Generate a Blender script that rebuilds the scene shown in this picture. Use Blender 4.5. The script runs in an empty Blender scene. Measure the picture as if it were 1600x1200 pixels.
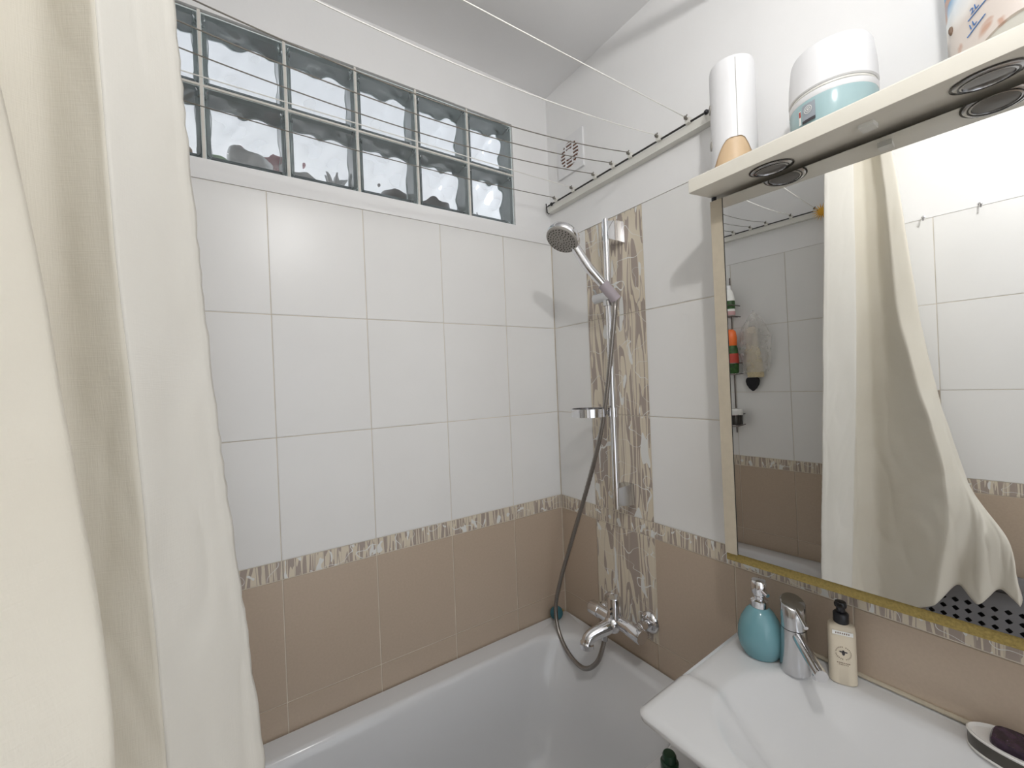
import bpy, bmesh, math, random
from mathutils import Vector, Matrix, noise
random.seed(4)
S = bpy.context.scene
COL = S.collection
Z0 = 1.04                      # height of the top of the patterned border above the floor
RL = 1.411                     # distance between the two side walls
CEIL = 1.57 + Z0
def V(x, y, z): return Vector((x, y, z + Z0))      # z counted from the border line

# ---------------------------------------------------------------- camera
yaw, pit, rol, fpx = .5903, -.0026, -.0406, 653.58
cam_d = bpy.data.cameras.new('camera'); cam = bpy.data.objects.new('camera', cam_d); COL.objects.link(cam)
F = Vector((math.sin(yaw)*math.cos(pit), math.cos(yaw)*math.cos(pit), math.sin(pit)))
R = Vector((math.cos(yaw), -math.sin(yaw), 0)); U = R.cross(F)
R2 = R*math.cos(rol) + U*math.sin(rol); U2 = U*math.cos(rol) - R*math.sin(rol)
cam.matrix_world = Matrix(((R2.x, U2.x, -F.x, -1.0731), (R2.y, U2.y, -F.y, -1.2816), (R2.z, U2.z, -F.z, .4514+Z0), (0, 0, 0, 1)))
cam_d.sensor_width = 36; cam_d.lens = 36*fpx/1600; cam_d.clip_start = .01
S.camera = cam
# ---------------------------------------------------------------- daylight beyond the glass blocks
W = bpy.data.worlds.new('world'); S.world = W; W.use_nodes = True
W.node_tree.nodes['Background'].inputs[0].default_value = (.90, .94, 1.0, 1)
W.node_tree.nodes['Background'].inputs[1].default_value = 1.5
LAMP_POS = V(-.797, -1.29, 1.285); LAMP_POWER = 450.0
S.view_settings.view_transform = 'Standard'; S.view_settings.look = 'None'
S.view_settings.gamma = 1; S.view_settings.use_curve_mapping = False
S.view_settings.exposure = 0.19
S.cycles.max_bounces = 9; S.cycles.diffuse_bounces = 4; S.cycles.glossy_bounces = 4; S.cycles.transmission_bounces = 10
S.cycles.blur_glossy = .5; S.cycles.adaptive_threshold = .03

# ---------------------------------------------------------------- materials
def lin(r, g, b):
    f = lambda c: ((c/255+.055)/1.055)**2.4 if c > 10 else c/255/12.92
    return (f(r), f(g), f(b), 1)
class NT:
    def __init__(s, name):
        s.m = bpy.data.materials.new(name); s.m.use_nodes = True; s.t = s.m.node_tree
        s.b = s.t.nodes['Principled BSDF']; s.out = s.t.nodes['Material Output']
    def n(s, kind, **kw):
        q = s.t.nodes.new('ShaderNode'+kind)
        for k, v in kw.items():
            if k.startswith('_'): setattr(q, k[1:], v)
            else: q.inputs[k.replace('_', ' ')].default_value = v
        return q
    def l(s, a, b): s.t.links.new(a, b)
    def pos(s, scale=(1, 1, 1), rot=(0, 0, 0), loc=(0, 0, 0)):
        g = s.n('NewGeometry'); m = s.n('Mapping')
        m.inputs['Scale'].default_value = scale; m.inputs['Rotation'].default_value = rot; m.inputs['Location'].default_value = loc
        s.l(g.outputs['Position'], m.inputs['Vector']); return m.outputs[0]
    def obj(s, scale=(1, 1, 1)):
        g = s.n('TexCoord'); m = s.n('Mapping'); m.inputs['Scale'].default_value = scale
        s.l(g.outputs['Object'], m.inputs['Vector']); return m.outputs[0]
    def noise(s, vec, scale, detail=3, dist=0, rough=.5):
        q = s.n('TexNoise'); q.inputs['Scale'].default_value = scale; q.inputs['Detail'].default_value = detail
        q.inputs['Distortion'].default_value = dist; q.inputs['Roughness'].default_value = rough
        s.l(vec, q.inputs['Vector']); return q.outputs[0]
    def ramp(s, fac, stops, const=False):
        q = s.n('ValToRGB'); e = q.color_ramp
        e.interpolation = 'CONSTANT' if const else 'LINEAR'
        while len(e.elements) < len(stops): e.elements.new(.5)
        for k, (p, c) in enumerate(stops): e.elements[k].position = p; e.elements[k].color = c
        s.l(fac, q.inputs[0]); return q.outputs[0]
    def mix(s, fac, a, b):
        q = s.n('Mix', _data_type='RGBA')
        if hasattr(fac, 'is_linked'): s.l(fac, q.inputs[0])
        else: q.inputs[0].default_value = fac
        for k, v in ((6, a), (7, b)):
            if hasattr(v, 'is_linked'): s.l(v, q.inputs[k])
            else: q.inputs[k].default_value = v
        return q.outputs[2]
    def bump(s, h, strength=.2, dist=.002):
        q = s.n('Bump'); q.inputs['Strength'].default_value = strength; q.inputs['Distance'].default_value = dist
        s.l(h, q.inputs['Height']); s.l(q.outputs[0], s.b.inputs['Normal'])
M = {}
def simple(name, col, rough=.5, metal=0, spec=None, vary=.06, nscale=20, bump=0, bscale=200, **kw):
    t = NT(name); p = t.pos()
    n = t.noise(p, nscale, 3)
    a = tuple(min(1, c*(1-vary)) for c in col[:3])+(1,); b = tuple(min(1, c*(1+vary)) for c in col[:3])+(1,)
    t.l(t.ramp(n, [(.3, a), (.7, b)]), t.b.inputs['Base Color'])
    t.b.inputs['Roughness'].default_value = rough; t.b.inputs['Metallic'].default_value = metal
    if spec is not None: t.b.inputs['Specular IOR Level'].default_value = spec
    for k, v in kw.items(): t.b.inputs[k.replace('_', ' ')].default_value = v
    if bump: t.bump(t.noise(p, bscale, 3), bump, .001)
    M[name] = t.m; return t
simple('white_tile', (.83, .825, .81, 1), .32, vary=.012, nscale=6, bump=.03, bscale=25)
simple('beige_tile', (.51, .41, .315, 1), .32, vary=.03, nscale=160)
simple('grout', (.70, .645, .55, 1), .9, vary=.12, nscale=14)
simple('plaster', (.87, .868, .865, 1), .85, vary=.015, nscale=5, bump=.25, bscale=60)
simple('ceiling_paint', (.87, .87, .875, 1), .9, vary=.015, nscale=4, bump=.2, bscale=40)
simple('floor_tile', (.5, .42, .34, 1), .4)
simple('tub_enamel', (.70, .705, .715, 1), .14, vary=.006, nscale=5)
simple('porcelain', (.68, .68, .68, 1), .10, vary=.006, nscale=5)
simple('mortar', (.70, .68, .63, 1), .85, vary=.05, nscale=60)
simple('chrome', (.78, .78, .80, 1), .07, 1, vary=.01)
simple('satin_chrome', (.60, .60, .61, 1), .22, 1, vary=.02)
simple('hose_metal', (.33, .31, .29, 1), .3, 1, vary=.1, nscale=300)
simple('grey_plastic', (.36, .34, .31, 1), .45)
simple('lilac_plastic', (.42, .37, .40, 1), .3)
simple('white_plastic', (.82, .82, .83, 1), .35, vary=.01)
simple('offwhite_plastic', (.74, .73, .68, 1), .45, vary=.02)
simple('black_plastic', (.012, .012, .016, 1), .35)
simple('dark_rod', (.03, .028, .027, 1), .5)
simple('shelf_paint', (.74, .71, .63, 1), .3, vary=.02)
simple('laminate', (.50, .44, .34, 1), .5, vary=.05, nscale=50)
t = simple('raw_board', (.27, .20, .06, 1), .9, vary=.22, nscale=240, bump=.5, bscale=300)
simple('peach_plastic', (.66, .48, .30, 1), .45)
simple('teal_ceramic', (.16, .335, .375, 1), .12, vary=.02)
simple('teal_rubber', (.035, .13, .16, 1), .5)
simple('dark_green', (.008, .045, .02, 1), .3)
simple('cream_bottle', (.68, .60, .47, 1), .35, vary=.02)
simple('dark_print', (.05, .045, .05, 1), .6)
simple('brown_print', (.20, .13, .09, 1), .6)
simple('white_print', (.85, .85, .82, 1), .6)
simple('soap_purple', (.035, .018, .035, 1), .25, vary=.5, nscale=90)
simple('dish_dark', (.07, .062, .05, 1), .3, vary=.2)
simple('dish_white', (.75, .73, .70, 1), .25)
simple('lens_grey', (.16, .15, .14, 1), .12)
simple('dark_ring', (.05, .045, .04, 1), .25, .6)
simple('brown_grille', (.16, .07, .04, 1), .8)
simple('wire_metal', (.16, .13, .12, 1), .35, .8)
simple('orange_plastic', (.85, .17, .03, 1), .4)
simple('green_label', (.03, .10, .02, 1), .5, vary=.5, nscale=60)
simple('pink_plastic', (.55, .33, .33, 1), .4)
simple('loofah', (.62, .53, .35, 1), .95, vary=.18, nscale=160, bump=.5)
simple('black_sponge', (.02, .02, .024, 1), .95)
simple('yellow_orange', (.80, .42, .04, 1), .7)
simple('basket_grey', (.20, .20, .21, 1), .5)
simple('basket_inside', (.02, .02, .02, 1), .8)
simple('red_cloth', (.42, .04, .03, 1), .9, vary=.25, nscale=60)
simple('wood_door', (.42, .32, .22, 1), .5)
simple('white_cord', (.82, .81, .77, 1), .6)
simple('grey_cord', (.20, .185, .16, 1), .6)
simple('vanity_white', (.7, .7, .7, 1), .4)
simple('brass', (.55, .38, .16, 1), .35, 1)
simple('bowl_green', (.22, .42, .20, 1), .4)
simple('bowl_red', (.22, .03, .05, 1), .4)
simple('bowl_grey', (.35, .36, .36, 1), .3)
simple('dark_pot', (.03, .028, .026, 1), .4)
simple('jar_tan', (.33, .18, .09, 1), .5)
simple('blue_print', (.05, .17, .45, 1), .6)
simple('sticker_grey', (.33, .36, .40, 1), .5)
simple('red_print', (.5, .06, .04, 1), .5)
# glass of the window blocks
t = NT('block_glass'); t.b.inputs['Transmission Weight'].default_value = 1; t.b.inputs['Roughness'].default_value = 0.0
t.b.inputs['IOR'].default_value = 1.48
t.l(t.ramp(t.noise(t.pos(), 9), [(.3, (.955, .97, .975, 1)), (.7, (.97, .98, .985, 1))]), t.b.inputs['Base Color']); M['block_glass'] = t.m
# translucent teal jar
t = NT('teal_gel'); t.b.inputs['Transmission Weight'].default_value = .25; t.b.inputs['Roughness'].default_value = .2
t.l(t.ramp(t.noise(t.pos(), 12), [(.3, (.46, .66, .69, 1)), (.7, (.52, .71, .74, 1))]), t.b.inputs['Base Color']); M['teal_gel'] = t.m
# thin clear bag
t = NT('clear_film'); t.b.inputs['Roughness'].default_value = .12; t.b.inputs['Alpha'].default_value = .30
t.l(t.ramp(t.noise(t.pos(), 30), [(.3, (.8, .78, .74, 1)), (.7, (.95, .93, .9, 1))]), t.b.inputs['Base Color']); M['clear_film'] = t.m
# mirror
t = NT('mirror_silver'); t.b.inputs['Metallic'].default_value = 1; t.b.inputs['Roughness'].default_value = 0
t.l(t.ramp(t.noise(t.pos(), 3), [(0, (.875, .88, .875, 1)), (1, (.885, .89, .885, 1))]), t.b.inputs['Base Color']); M['mirror_silver'] = t.m
# lamp
t = NT('bulb_glow'); t.b.inputs['Base Color'].default_value = (.9, .9, .9, 1)
t.b.inputs['Emission Color'].default_value = (1, .99, .975, 1); t.b.inputs['Emission Strength'].default_value = LAMP_POWER; M['bulb_glow'] = t.m
# patterned tiles: reeds with pale leaves
def decor(name, along_z, axis):
    t = NT(name)
    base = (.70, .625, .50, 1); brown = (.40, .335, .29, 1); white = (.76, .76, .735, 1)
    # u = across the reeds (horizontal), w = along them (vertical)
    g = t.n('NewGeometry'); sep = t.n('SeparateXYZ'); t.l(g.outputs['Position'], sep.inputs[0])
    com = t.n('CombineXYZ'); t.l(sep.outputs[axis], com.inputs[0]); t.l(sep.outputs['Z'], com.inputs[1])
    def mapped(scale, rot=0, loc=(0, 0, 0)):
        m = t.n('Mapping'); m.inputs['Scale'].default_value = scale; m.inputs['Rotation'].default_value = (0, 0, rot)
        m.inputs['Location'].default_value = loc; t.l(com.outputs[0], m.inputs['Vector']); return m.outputs[0]
    on, off = (1, 1, 1, 1), (0, 0, 0, 1)
    k = 1.0 if along_z else 1.9
    n1 = t.noise(mapped((31*k, 3.2 if along_z else 4, 1), .06), 1.0, .4, 1.0)
    c = t.mix(t.ramp(n1, [(0, on), (.41, off), (.545, on), (.63, off)], True), base, brown)
    n2 = t.noise(mapped((30*k, 2.6, 1), -.05, (3, 1, 0)), 1.0, .5, .4)
    c = t.mix(t.ramp(n2, [(0, off), (.492, on), (.507, off)], True), c, (.46, .39, .335, 1))
    n3 = t.noise(mapped((24*k, 7 if along_z else 22, 1), .55, (7, 2, 0)), 1.0, .6, .8)
    c = t.mix(t.ramp(n3, [(0, off), (.66, on)], True), c, white)
    n4 = t.noise(mapped((9, 13, 1), -.6, (1, 9, 0)), 1.0, 1, .4)
    c = t.mix(t.ramp(n4, [(0, off), (.490, on), (.497, off)], True), c, white)
    t.l(c, t.b.inputs['Base Color']); t.b.inputs['Roughness'].default_value = .25
    M[name] = t.m
decor('decor_right', True, 'Y'); decor('border_right', False, 'Y'); decor('border_back', False, 'X')
# curtain cloth
for cname, ca, cb in (('curtain_cloth', (.80, .755, .655, 1), (.845, .81, .72, 1)), ('band_cloth', (.825, .80, .735, 1), (.86, .84, .785, 1))):
    t = NT(cname); p = t.pos()
    c = t.ramp(t.noise(p, 4, 4), [(.3, ca), (.7, cb)])
    t.l(c, t.b.inputs['Base Color']); t.b.inputs['Roughness'].default_value = .9
    t.b.inputs['Specular IOR Level'].default_value = .15
    w1 = t.noise(t.pos((900, 900, 60)), 1, 2); w2 = t.noise(t.pos((60, 60, 900)), 1, 2); w3 = t.noise(p, 30, 3, .3)
    ad = t.n('Math', _operation='ADD'); t.l(w1, ad.inputs[0]); t.l(w2, ad.inputs[1])
    ad2 = t.n('Math', _operation='MULTIPLY_ADD'); t.l(w3, ad2.inputs[0]); ad2.inputs[1].default_value = 4; t.l(ad.outputs[0], ad2.inputs[2])
    t.bump(ad2.outputs[0], .22, .0010)
    tr = t.n('BsdfTranslucent'); t.l(c, tr.inputs[0]); mx = t.n('MixShader'); mx.inputs[0].default_value = .24
    t.l(t.b.outputs[0], mx.inputs[1]); t.l(tr.outputs[0], mx.inputs[2]); t.l(mx.outputs[0], t.out.inputs['Surface']); M[cname] = t.m
# printed pouch: blue fading to sand with brown shells
t = NT('pouch_print'); g = t.n('NewGeometry'); sp = t.n('SeparateXYZ'); t.l(g.outputs['Position'], sp.inputs[0])
nz = t.noise(t.pos(), 14, 3)
ma = t.n('Math', _operation='MULTIPLY_ADD'); t.l(sp.outputs['Z'], ma.inputs[0]); ma.inputs[1].default_value = 9.0; ma.inputs[2].default_value = -9.0*(.985+Z0)
mb = t.n('Math', _operation='MULTIPLY_ADD'); t.l(sp.outputs['Y'], mb.inputs[0]); mb.inputs[1].default_value = 9.0; mb.inputs[2].default_value = 9.0*1.135
mc = t.n('Math', _operation='ADD'); t.l(ma.outputs[0], mc.inputs[0]); t.l(mb.outputs[0], mc.inputs[1])
md = t.n('Math', _operation='MULTIPLY_ADD'); t.l(nz, md.inputs[0]); md.inputs[1].default_value = .5; t.l(mc.outputs[0], md.inputs[2])
c = t.ramp(md.outputs[0], [(0, (.68, .61, .56, 1)), (.22, (.80, .78, .75, 1)), (.46, (.74, .79, .83, 1)), (.66, (.10, .34, .60, 1))])
c = t.mix(t.ramp(t.noise(t.pos((1, 1, 1), (.5, 0, 0)), 26, 2, .5), [(.60, (0, 0, 0, 1)), (.68, (1, 1, 1, 1))]), c, (.55, .36, .28, 1))
t.l(c, t.b.inputs['Base Color']); t.b.inputs['Roughness'].default_value = .3; M['pouch_print'] = t.m

# ---------------------------------------------------------------- mesh helpers
def newobj(name, me, mat, parent=None, smooth=False):
    o = bpy.data.objects.new(name, me); COL.objects.link(o)
    if mat: me.materials.append(M[mat])
    if parent is not None: attach(o, parent)
    return o
def attach(o, parent):
    o.parent = parent
    o.matrix_parent_inverse = parent.matrix_basis.inverted()
def fin(name, bm, mat, parent=None, smooth=True, angle=40, bevel=0, seg=2):
    if bevel:
        bmesh.ops.bevel(bm, geom=[e for e in bm.edges if len(e.link_faces) == 2 and e.calc_face_angle(0) > .6],
                        offset=bevel, segments=seg, profile=.6, affect='EDGES', clamp_overlap=True)
    bmesh.ops.recalc_face_normals(bm, faces=bm.faces)
    if smooth:
        a = math.radians(angle)
        for f in bm.faces: f.smooth = True
        for e in bm.edges:
            if len(e.link_faces) == 2 and e.calc_face_angle(0) > a: e.smooth = False
    me = bpy.data.meshes.new(name); bm.to_mesh(me); bm.free()
    return newobj(name, me, mat, parent)
def NB(): return bmesh.new()
def box(bm, a, b):
    x0, x1 = sorted((a[0], b[0])); y0, y1 = sorted((a[1], b[1])); z0, z1 = sorted((a[2], b[2]))
    v = [bm.verts.new(p) for p in ((x0, y0, z0), (x1, y0, z0), (x1, y1, z0), (x0, y1, z0), (x0, y0, z1), (x1, y0, z1), (x1, y1, z1), (x0, y1, z1))]
    for f in ((0, 3, 2, 1), (4, 5, 6, 7), (0, 1, 5, 4), (1, 2, 6, 5), (2, 3, 7, 6), (3, 0, 4, 7)): bm.faces.new([v[i] for i in f])
    return v
def frame(d):
    d = d.normalized(); a = Vector((0, 0, 1)) if abs(d.z) < .9 else Vector((1, 0, 0))
    u = d.cross(a).normalized(); return u, d.cross(u).normalized()
def loft(bm, rings, cap0=True, cap1=True, closed=True):
    rv = [[bm.verts.new(p) for p in r] for r in rings]
    for a, b in zip(rv, rv[1:]):
        n = len(a)
        for i in range(n if closed else n-1):
            j = (i+1) % n; bm.faces.new((a[i], a[j], b[j], b[i]))
    if cap0: bm.faces.new(rv[0][::-1])
    if cap1: bm.faces.new(rv[-1])
    return rv
def ring(c, u, w, r, n=24, r2=None):
    r2 = r if r2 is None else r2
    return [c + u*(r*math.cos(2*math.pi*i/n)) + w*(r2*math.sin(2*math.pi*i/n)) for i in range(n)]
def cyl(bm, a, b, r, rb=None, n=24):
    u, w = frame(b-a); loft(bm, [ring(a, u, w, r, n), ring(b, u, w, r if rb is None else rb, n)])
def lathe(bm, base, d, prof, n=32, sx=1, sy=1, u=None):
    d = d.normalized()
    if u is None: u, w = frame(d)
    else: w = d.cross(u).normalized()
    loft(bm, [ring(base+d*h, u, w, max(r, 1e-4)*sx, n, max(r, 1e-4)*sy) for r, h in prof])
def spline(pts, m=8):
    out = []
    P = [pts[0]*2-pts[1]]+list(pts)+[pts[-1]*2-pts[-2]]
    for i in range(1, len(P)-2):
        a, b, c, d = P[i-1:i+3]
        for k in range(m):
            t = k/m
            out.append(.5*((2*b)+(c-a)*t+(2*a-5*b+4*c-d)*t*t+(3*b-a-3*c+d)*t*t*t))
    out.append(pts[-1]); return out
def tube(bm, path, r, n=10, rfun=None):
    rings = []; u = None
    for i, p in enumerate(path):
        d = (path[min(i+1, len(path)-1)]-path[max(i-1, 0)]).normalized()
        if u is None: u, w = frame(d)
        else: u = (u-d*u.dot(d)).normalized(); w = d.cross(u)
        rr = r if rfun is None else rfun(i)
        rings.append(ring(p, u, w, rr, n))
    loft(bm, rings)
def ball(bm, c, r, n=20, sz=1):
    rs = [ring(c+Vector((0, 0, math.cos(math.pi*k/(n//2))*r*sz)), Vector((1, 0, 0)), Vector((0, 1, 0)), max(1e-4, r*math.sin(math.pi*k/(n//2))), n) for k in range(n//2+1)]
    loft(bm, rs)
def tag(o, label, cat, group=None):
    o['label'] = label; o['category'] = cat
    if group: o['group'] = group
    return o
def struct(o, label, cat):
    o['kind'] = 'structure'; return tag(o, label, cat)
def thing(name, loc, label, cat, group=None):
    o = bpy.data.objects.new(name, None); o.empty_display_size = .03; COL.objects.link(o); o.location = loc
    o.matrix_basis = Matrix.Translation(loc)
    return tag(o, label, cat, group)

# ---------------------------------------------------------------- the room shell
T = .0018   # how far the grout bed lies behind the tile faces
FY = -1.95
def B(name, a, b, mat, parent=None):
    bm = NB(); box(bm, a, b); return fin(name, bm, mat, parent, smooth=False)
fl = struct(B('floor', (-RL, FY, -.05), (0, 0, 0), 'floor_tile'), 'brown tiled bathroom floor below the tub and basin', 'floor')
ce = struct(B('ceiling', (-RL-.1, FY-.1, CEIL), (.1, .1, CEIL+.08), 'ceiling_paint'), 'plain pale grey painted ceiling above the glass block window', 'ceiling')
WX0, WX1, WZ0, WZ1 = -1.301, -.169, 1.041, 1.416     # window opening
bm = NB()
TT = .99
box(bm, (-RL-.1, T, 0), (.1, .1, TT+Z0))
wall_back = struct(fin('wall_back', bm, 'grout', smooth=False), 'long tiled wall beside the bathtub with glass blocks above', 'wall')
bm = NB()
yp = -.0015
box(bm, (-RL-.1, yp, TT+Z0), (.1, .1, WZ0+Z0)); box(bm, (-RL-.1, yp, WZ1+Z0), (.1, .1, CEIL))
box(bm, (-RL-.1, yp, WZ0+Z0), (WX0, .1, WZ1+Z0)); box(bm, (WX1, yp, WZ0+Z0), (.1, .1, WZ1+Z0))
fin('plaster', bm, 'plaster', wall_back, smooth=False)
wall_right = struct(B('wall_right', (T, FY, 0), (.1, T, TT+Z0), 'grout'), 'tiled wall carrying the shower bar, mirror cabinet and basin', 'wall')
B('plaster', (-.0015, FY, TT+Z0), (.1, 0, CEIL), 'plaster', wall_right)
wall_left = struct(B('wall_left', (-RL-.1, FY, 0), (-RL-T, T, TT+Z0), 'grout'), 'tiled wall seen in the mirror, with hooks and hanging caddy', 'wall')
B('plaster', (-RL-.1, FY, TT+Z0), (-RL+.0015, 0, CEIL), 'plaster', wall_left)
bm = NB(); DX0, DX1, DZ = -1.20, -.32, 2.06  # unseen doorway opening, added so soft daylight fills the room
box(bm, (-RL-.1, FY-.1, 0), (DX0, FY, CEIL)); box(bm, (DX1, FY-.1, 0), (.1, FY, CEIL)); box(bm, (DX0, FY-.1, DZ), (DX1, FY, CEIL))
wall_front = struct(fin('wall_front', bm, 'plaster', smooth=False), 'white plaster wall behind the viewer with a doorway added to let daylight in', 'wall')
bm = NB(); box(bm, (DX0-.06, FY, 0), (DX0, FY+.015, DZ+.06)); box(bm, (DX1, FY, 0), (DX1+.06, FY+.015, DZ+.06)); box(bm, (DX0, FY, DZ), (DX1, FY+.015, DZ+.06))
struct(fin('trim_1', bm, 'white_plastic', smooth=False), 'white door casing around the added doorway behind the viewer', 'trim')
# unseen hall floor and open-sided kitchen shell, added to shape the daylight
struct(B('floor_hall_added', (-3, -4.5, -.05), (1.6, FY, 0), 'floor_tile'), 'unseen hall floor added outside the doorway to block light from below', 'floor')
struct(B('wall_far', (-2.6, 2.3, 0), (1.6, 2.4, 3.5), 'plaster'), 'white kitchen wall added beyond the glass blocks for their daylight', 'wall')
bm = NB()
box(bm, (-2.6, 0, 0), (-RL-.1, .1, 3.5)); box(bm, (.1, 0, 0), (1.6, .1, 3.5)); box(bm, (-RL-.1, 0, CEIL+.08), (.1, .1, 3.5))
struct(fin('wall_kitchen_added', bm, 'plaster', smooth=False), 'added kitchen side wall around the glass blocks, shaping their daylight', 'wall')
struct(B('floor_kitchen_added', (-2.6, .1, -.05), (1.6, 2.4, 0), 'plaster'), 'unseen white kitchen floor added to bounce daylight up behind the blocks', 'floor')
struct(B('ceiling_far', (-2.6, .1, 3.5), (1.6, 2.4, 3.58), 'ceiling_paint'), 'white kitchen ceiling added beyond the glass blocks, set high for daylight', 'ceiling')

_tile_cache = {}
def tile_mesh(w, h, mat):
    k = (round(w, 4), round(h, 4), mat)
    if k not in _tile_cache:
        bm = NB(); box(bm, (-w/2, 0, -h/2), (w/2, .009, h/2))
        bmesh.ops.bevel(bm, geom=[e for e in bm.edges if all(abs(v.co.y) < 1e-6 for v in e.verts)], offset=.0011, segments=2, affect='EDGES')
        bmesh.ops.recalc_face_normals(bm, faces=bm.faces)
        me = bpy.data.meshes.new('tile'); bm.to_mesh(me); bm.free(); me.materials.append(M[mat]); _tile_cache[k] = me
    return _tile_cache[k]
def place_tile(wall, side, u0, u1, z0, z1, mat, name):
    g = .0011
    me = tile_mesh(u1-u0-2*g, z1-z0-2*g, mat)
    o = bpy.data.objects.new(name, me); COL.objects.link(o)
    um = (u0+u1)/2; zm = (z0+z1)/2 + Z0
    j = random.uniform(-.0004, .0004)
    if side == 'back': o.matrix_basis = Matrix.Translation((-um, j, zm))
    elif side == 'right': o.matrix_basis = Matrix.Translation((j, -um, zm)) @ Matrix.Rotation(-math.pi/2, 4, 'Z')
    else: o.matrix_basis = Matrix.Translation((-RL-j, -um, zm)) @ Matrix.Rotation(math.pi/2, 4, 'Z')
    o.parent = wall
rows = [(.66, .99, 'w'), (.33, .66, 'w'), (0, .33, 'w'), (-.05, 0, 'b'), (-.38, -.05, 'g'), (-.71, -.38, 'g'), (-1.04, -.71, 'g')]
def wall_tiles(wall, side, cols, decor_cols=(), decor_rows=None):
    for ci, (u0, u1) in enumerate(cols):
        for ri, (z0, z1, k) in enumerate(rows):
            if side == 'back' and ri == 6: continue
            if k == 'b': place_tile(wall, side, u0, u1, z0, z1, 'border_back' if side == 'back' else 'border_right', 'border_tile')
            elif ci in decor_cols and (decor_rows is None or ri in decor_rows): place_tile(wall, side, u0, u1, z0, z1, 'decor_right', 'decor_tile')
            else: place_tile(wall, side, u0, u1, z0, z1, 'white_tile' if k == 'w' else 'beige_tile', 'tile')
def cuts(l): return list(zip(l, l[1:]))
wall_tiles(wall_back, 'back', cuts([.001, .2284, .4784, .7284, .9784, 1.2284, RL-.001]))
wall_tiles(wall_right, 'right', cuts([.001, .1884, .4384, .6884, .9384, 1.1884, 1.4384, 1.6884, 1.949]), (1,), (0, 1, 2, 4))
wall_tiles(wall_left, 'left', cuts([.001, .243, .491, .739, .987, 1.235, 1.483, 1.731, 1.949]), (3,), (2, 4))

# ---------------------------------------------------------------- glass block window
PB, BW = .188, .1805
win = struct(thing('window_1', V(-.73, .05, WZ0), 'row of clear wavy glass blocks set high in the wall', 'window'), 'two rows of clear wavy glass blocks high in the wall', 'window')
def rrect(cx, cz, w, h, r, y, k=5):
    pts = []
    for (sx, sz, a0) in ((1, 1, 0), (-1, 1, 90), (-1, -1, 180), (1, -1, 270)):
        for i in range(k+1):
            a = math.radians(a0+90*i/k)
            pts.append(Vector((cx+sx*(w/2-r)+r*math.cos(a), y, cz+sz*(h/2-r)+r*math.sin(a))))
    return pts
def wave(x, z):
    # the same pressed ripple in every block: broad swells and one sharper dimple
    h = .0034*math.sin(x*42+z*17+.6)*math.cos(z*31-x*9+.4)+.0016*math.sin(x*85-z*60)
    h += .0030*math.exp(-(((x+.004)/.014)**2+((z-.052)/.020)**2)) - .0028*math.exp(-(((x-.022)/.016)**2+((z-.046)/.022)**2))
    return h + noise.noise(Vector((x*30, z*30, 2.2)))*.0014
def block_mesh():
    bm = NB(); d0, d1 = 0.0, .078
    R_ = [rrect(0, 0, BW-.006, BW-.006, .012, d0), rrect(0, 0, BW, BW, .014, d0+.003), rrect(0, 0, BW, BW, .014, d1-.003), rrect(0, 0, BW-.006, BW-.006, .012, d1)]
    loft(bm, R_)
    n = 30; iw = BW-.022
    def sheet(y, amp, off):
        g = []
        for i in range(n+1):
            row = []
            for j in range(n+1):
                x = (i/n-.5)*iw; z = (j/n-.5)*iw
                e = min(1, 6*min(i, n-i, j, n-j)/n)
                row.append(bm.verts.new((x, y+amp*wave(x+off, z)*e, z)))
            g.append(row)
        for i in range(n):
            for j in range(n): bm.faces.new((g[i][j], g[i+1][j], g[i+1][j+1], g[i][j+1]))
        return [g[i][0] for i in range(n)]+[g[n][j] for j in range(n)]+[g[i][n] for i in range(n, 0, -1)]+[g[0][j] for j in range(n, 0, -1)]
    a = sheet(d0+.010, 1, 0); b = sheet(d1-.010, .8, .03)
    for i in range(len(a)):
        j = (i+1) % len(a); bm.faces.new((a[i], a[j], b[j], b[i]))
    bmesh.ops.recalc_face_normals(bm, faces=bm.faces)
    inner = [f for f in bm.faces if all(abs(v.co.x) <= iw/2+1e-5 and abs(v.co.z) <= iw/2+1e-5 and d0+.0035 < v.co.y < d1-.0035 for v in f.verts)]
    c = Vector((0, .039, 0))
    for f in inner:
        f.smooth = True
        if f.normal.dot(f.calc_center_median()-c) > 0: f.normal_flip()
    for e in bm.edges:
        if len(e.link_faces) == 2 and e.calc_face_angle(0) > .6: e.smooth = False
    me = bpy.data.meshes.new('glass_block'); bm.to_mesh(me); bm.free(); me.materials.append(M['block_glass']); return me
def sleeve_mesh():
    # grey-green coat on the four sides; rear rim cover added to block backlight
    bm = NB(); o_, i_ = BW/2+.0022, BW/2-.0009
    for a0, a1, b0, b1 in ((-o_, -i_, -o_, o_), (i_, o_, -o_, o_), (-i_, i_, -o_, -i_), (-i_, i_, i_, o_)): box(bm, (a0, .0015, b0), (a1, .0765, b1))
    r_ = BW/2-.012
    for a0, a1, b0, b1 in ((-o_, -r_, -o_, o_), (r_, o_, -o_, o_), (-r_, r_, -o_, -r_), (-r_, r_, r_, o_)): box(bm, (a0, .0765, b0), (a1, .081, b1))
    me = bpy.data.meshes.new('side_coat'); bm.to_mesh(me); bm.free(); me.materials.append(M['side_coat']); return me
simple('side_coat', (.72, .80, .80, 1), .6, vary=.08)
bmesh_ = block_mesh(); smesh_ = sleeve_mesh()
for r in range(2):
    for c in range(6):
        o = bpy.data.objects.new('glass_block', bmesh_); COL.objects.link(o)
        o.matrix_basis = Matrix.Translation(V(-.171-.002-BW/2-c*PB, .004, 1.0435+BW/2+r*.1865)); attach(o, win)
        q = bpy.data.objects.new('side_coat', smesh_); COL.objects.link(q); q.parent = o
bm = NB()
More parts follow.
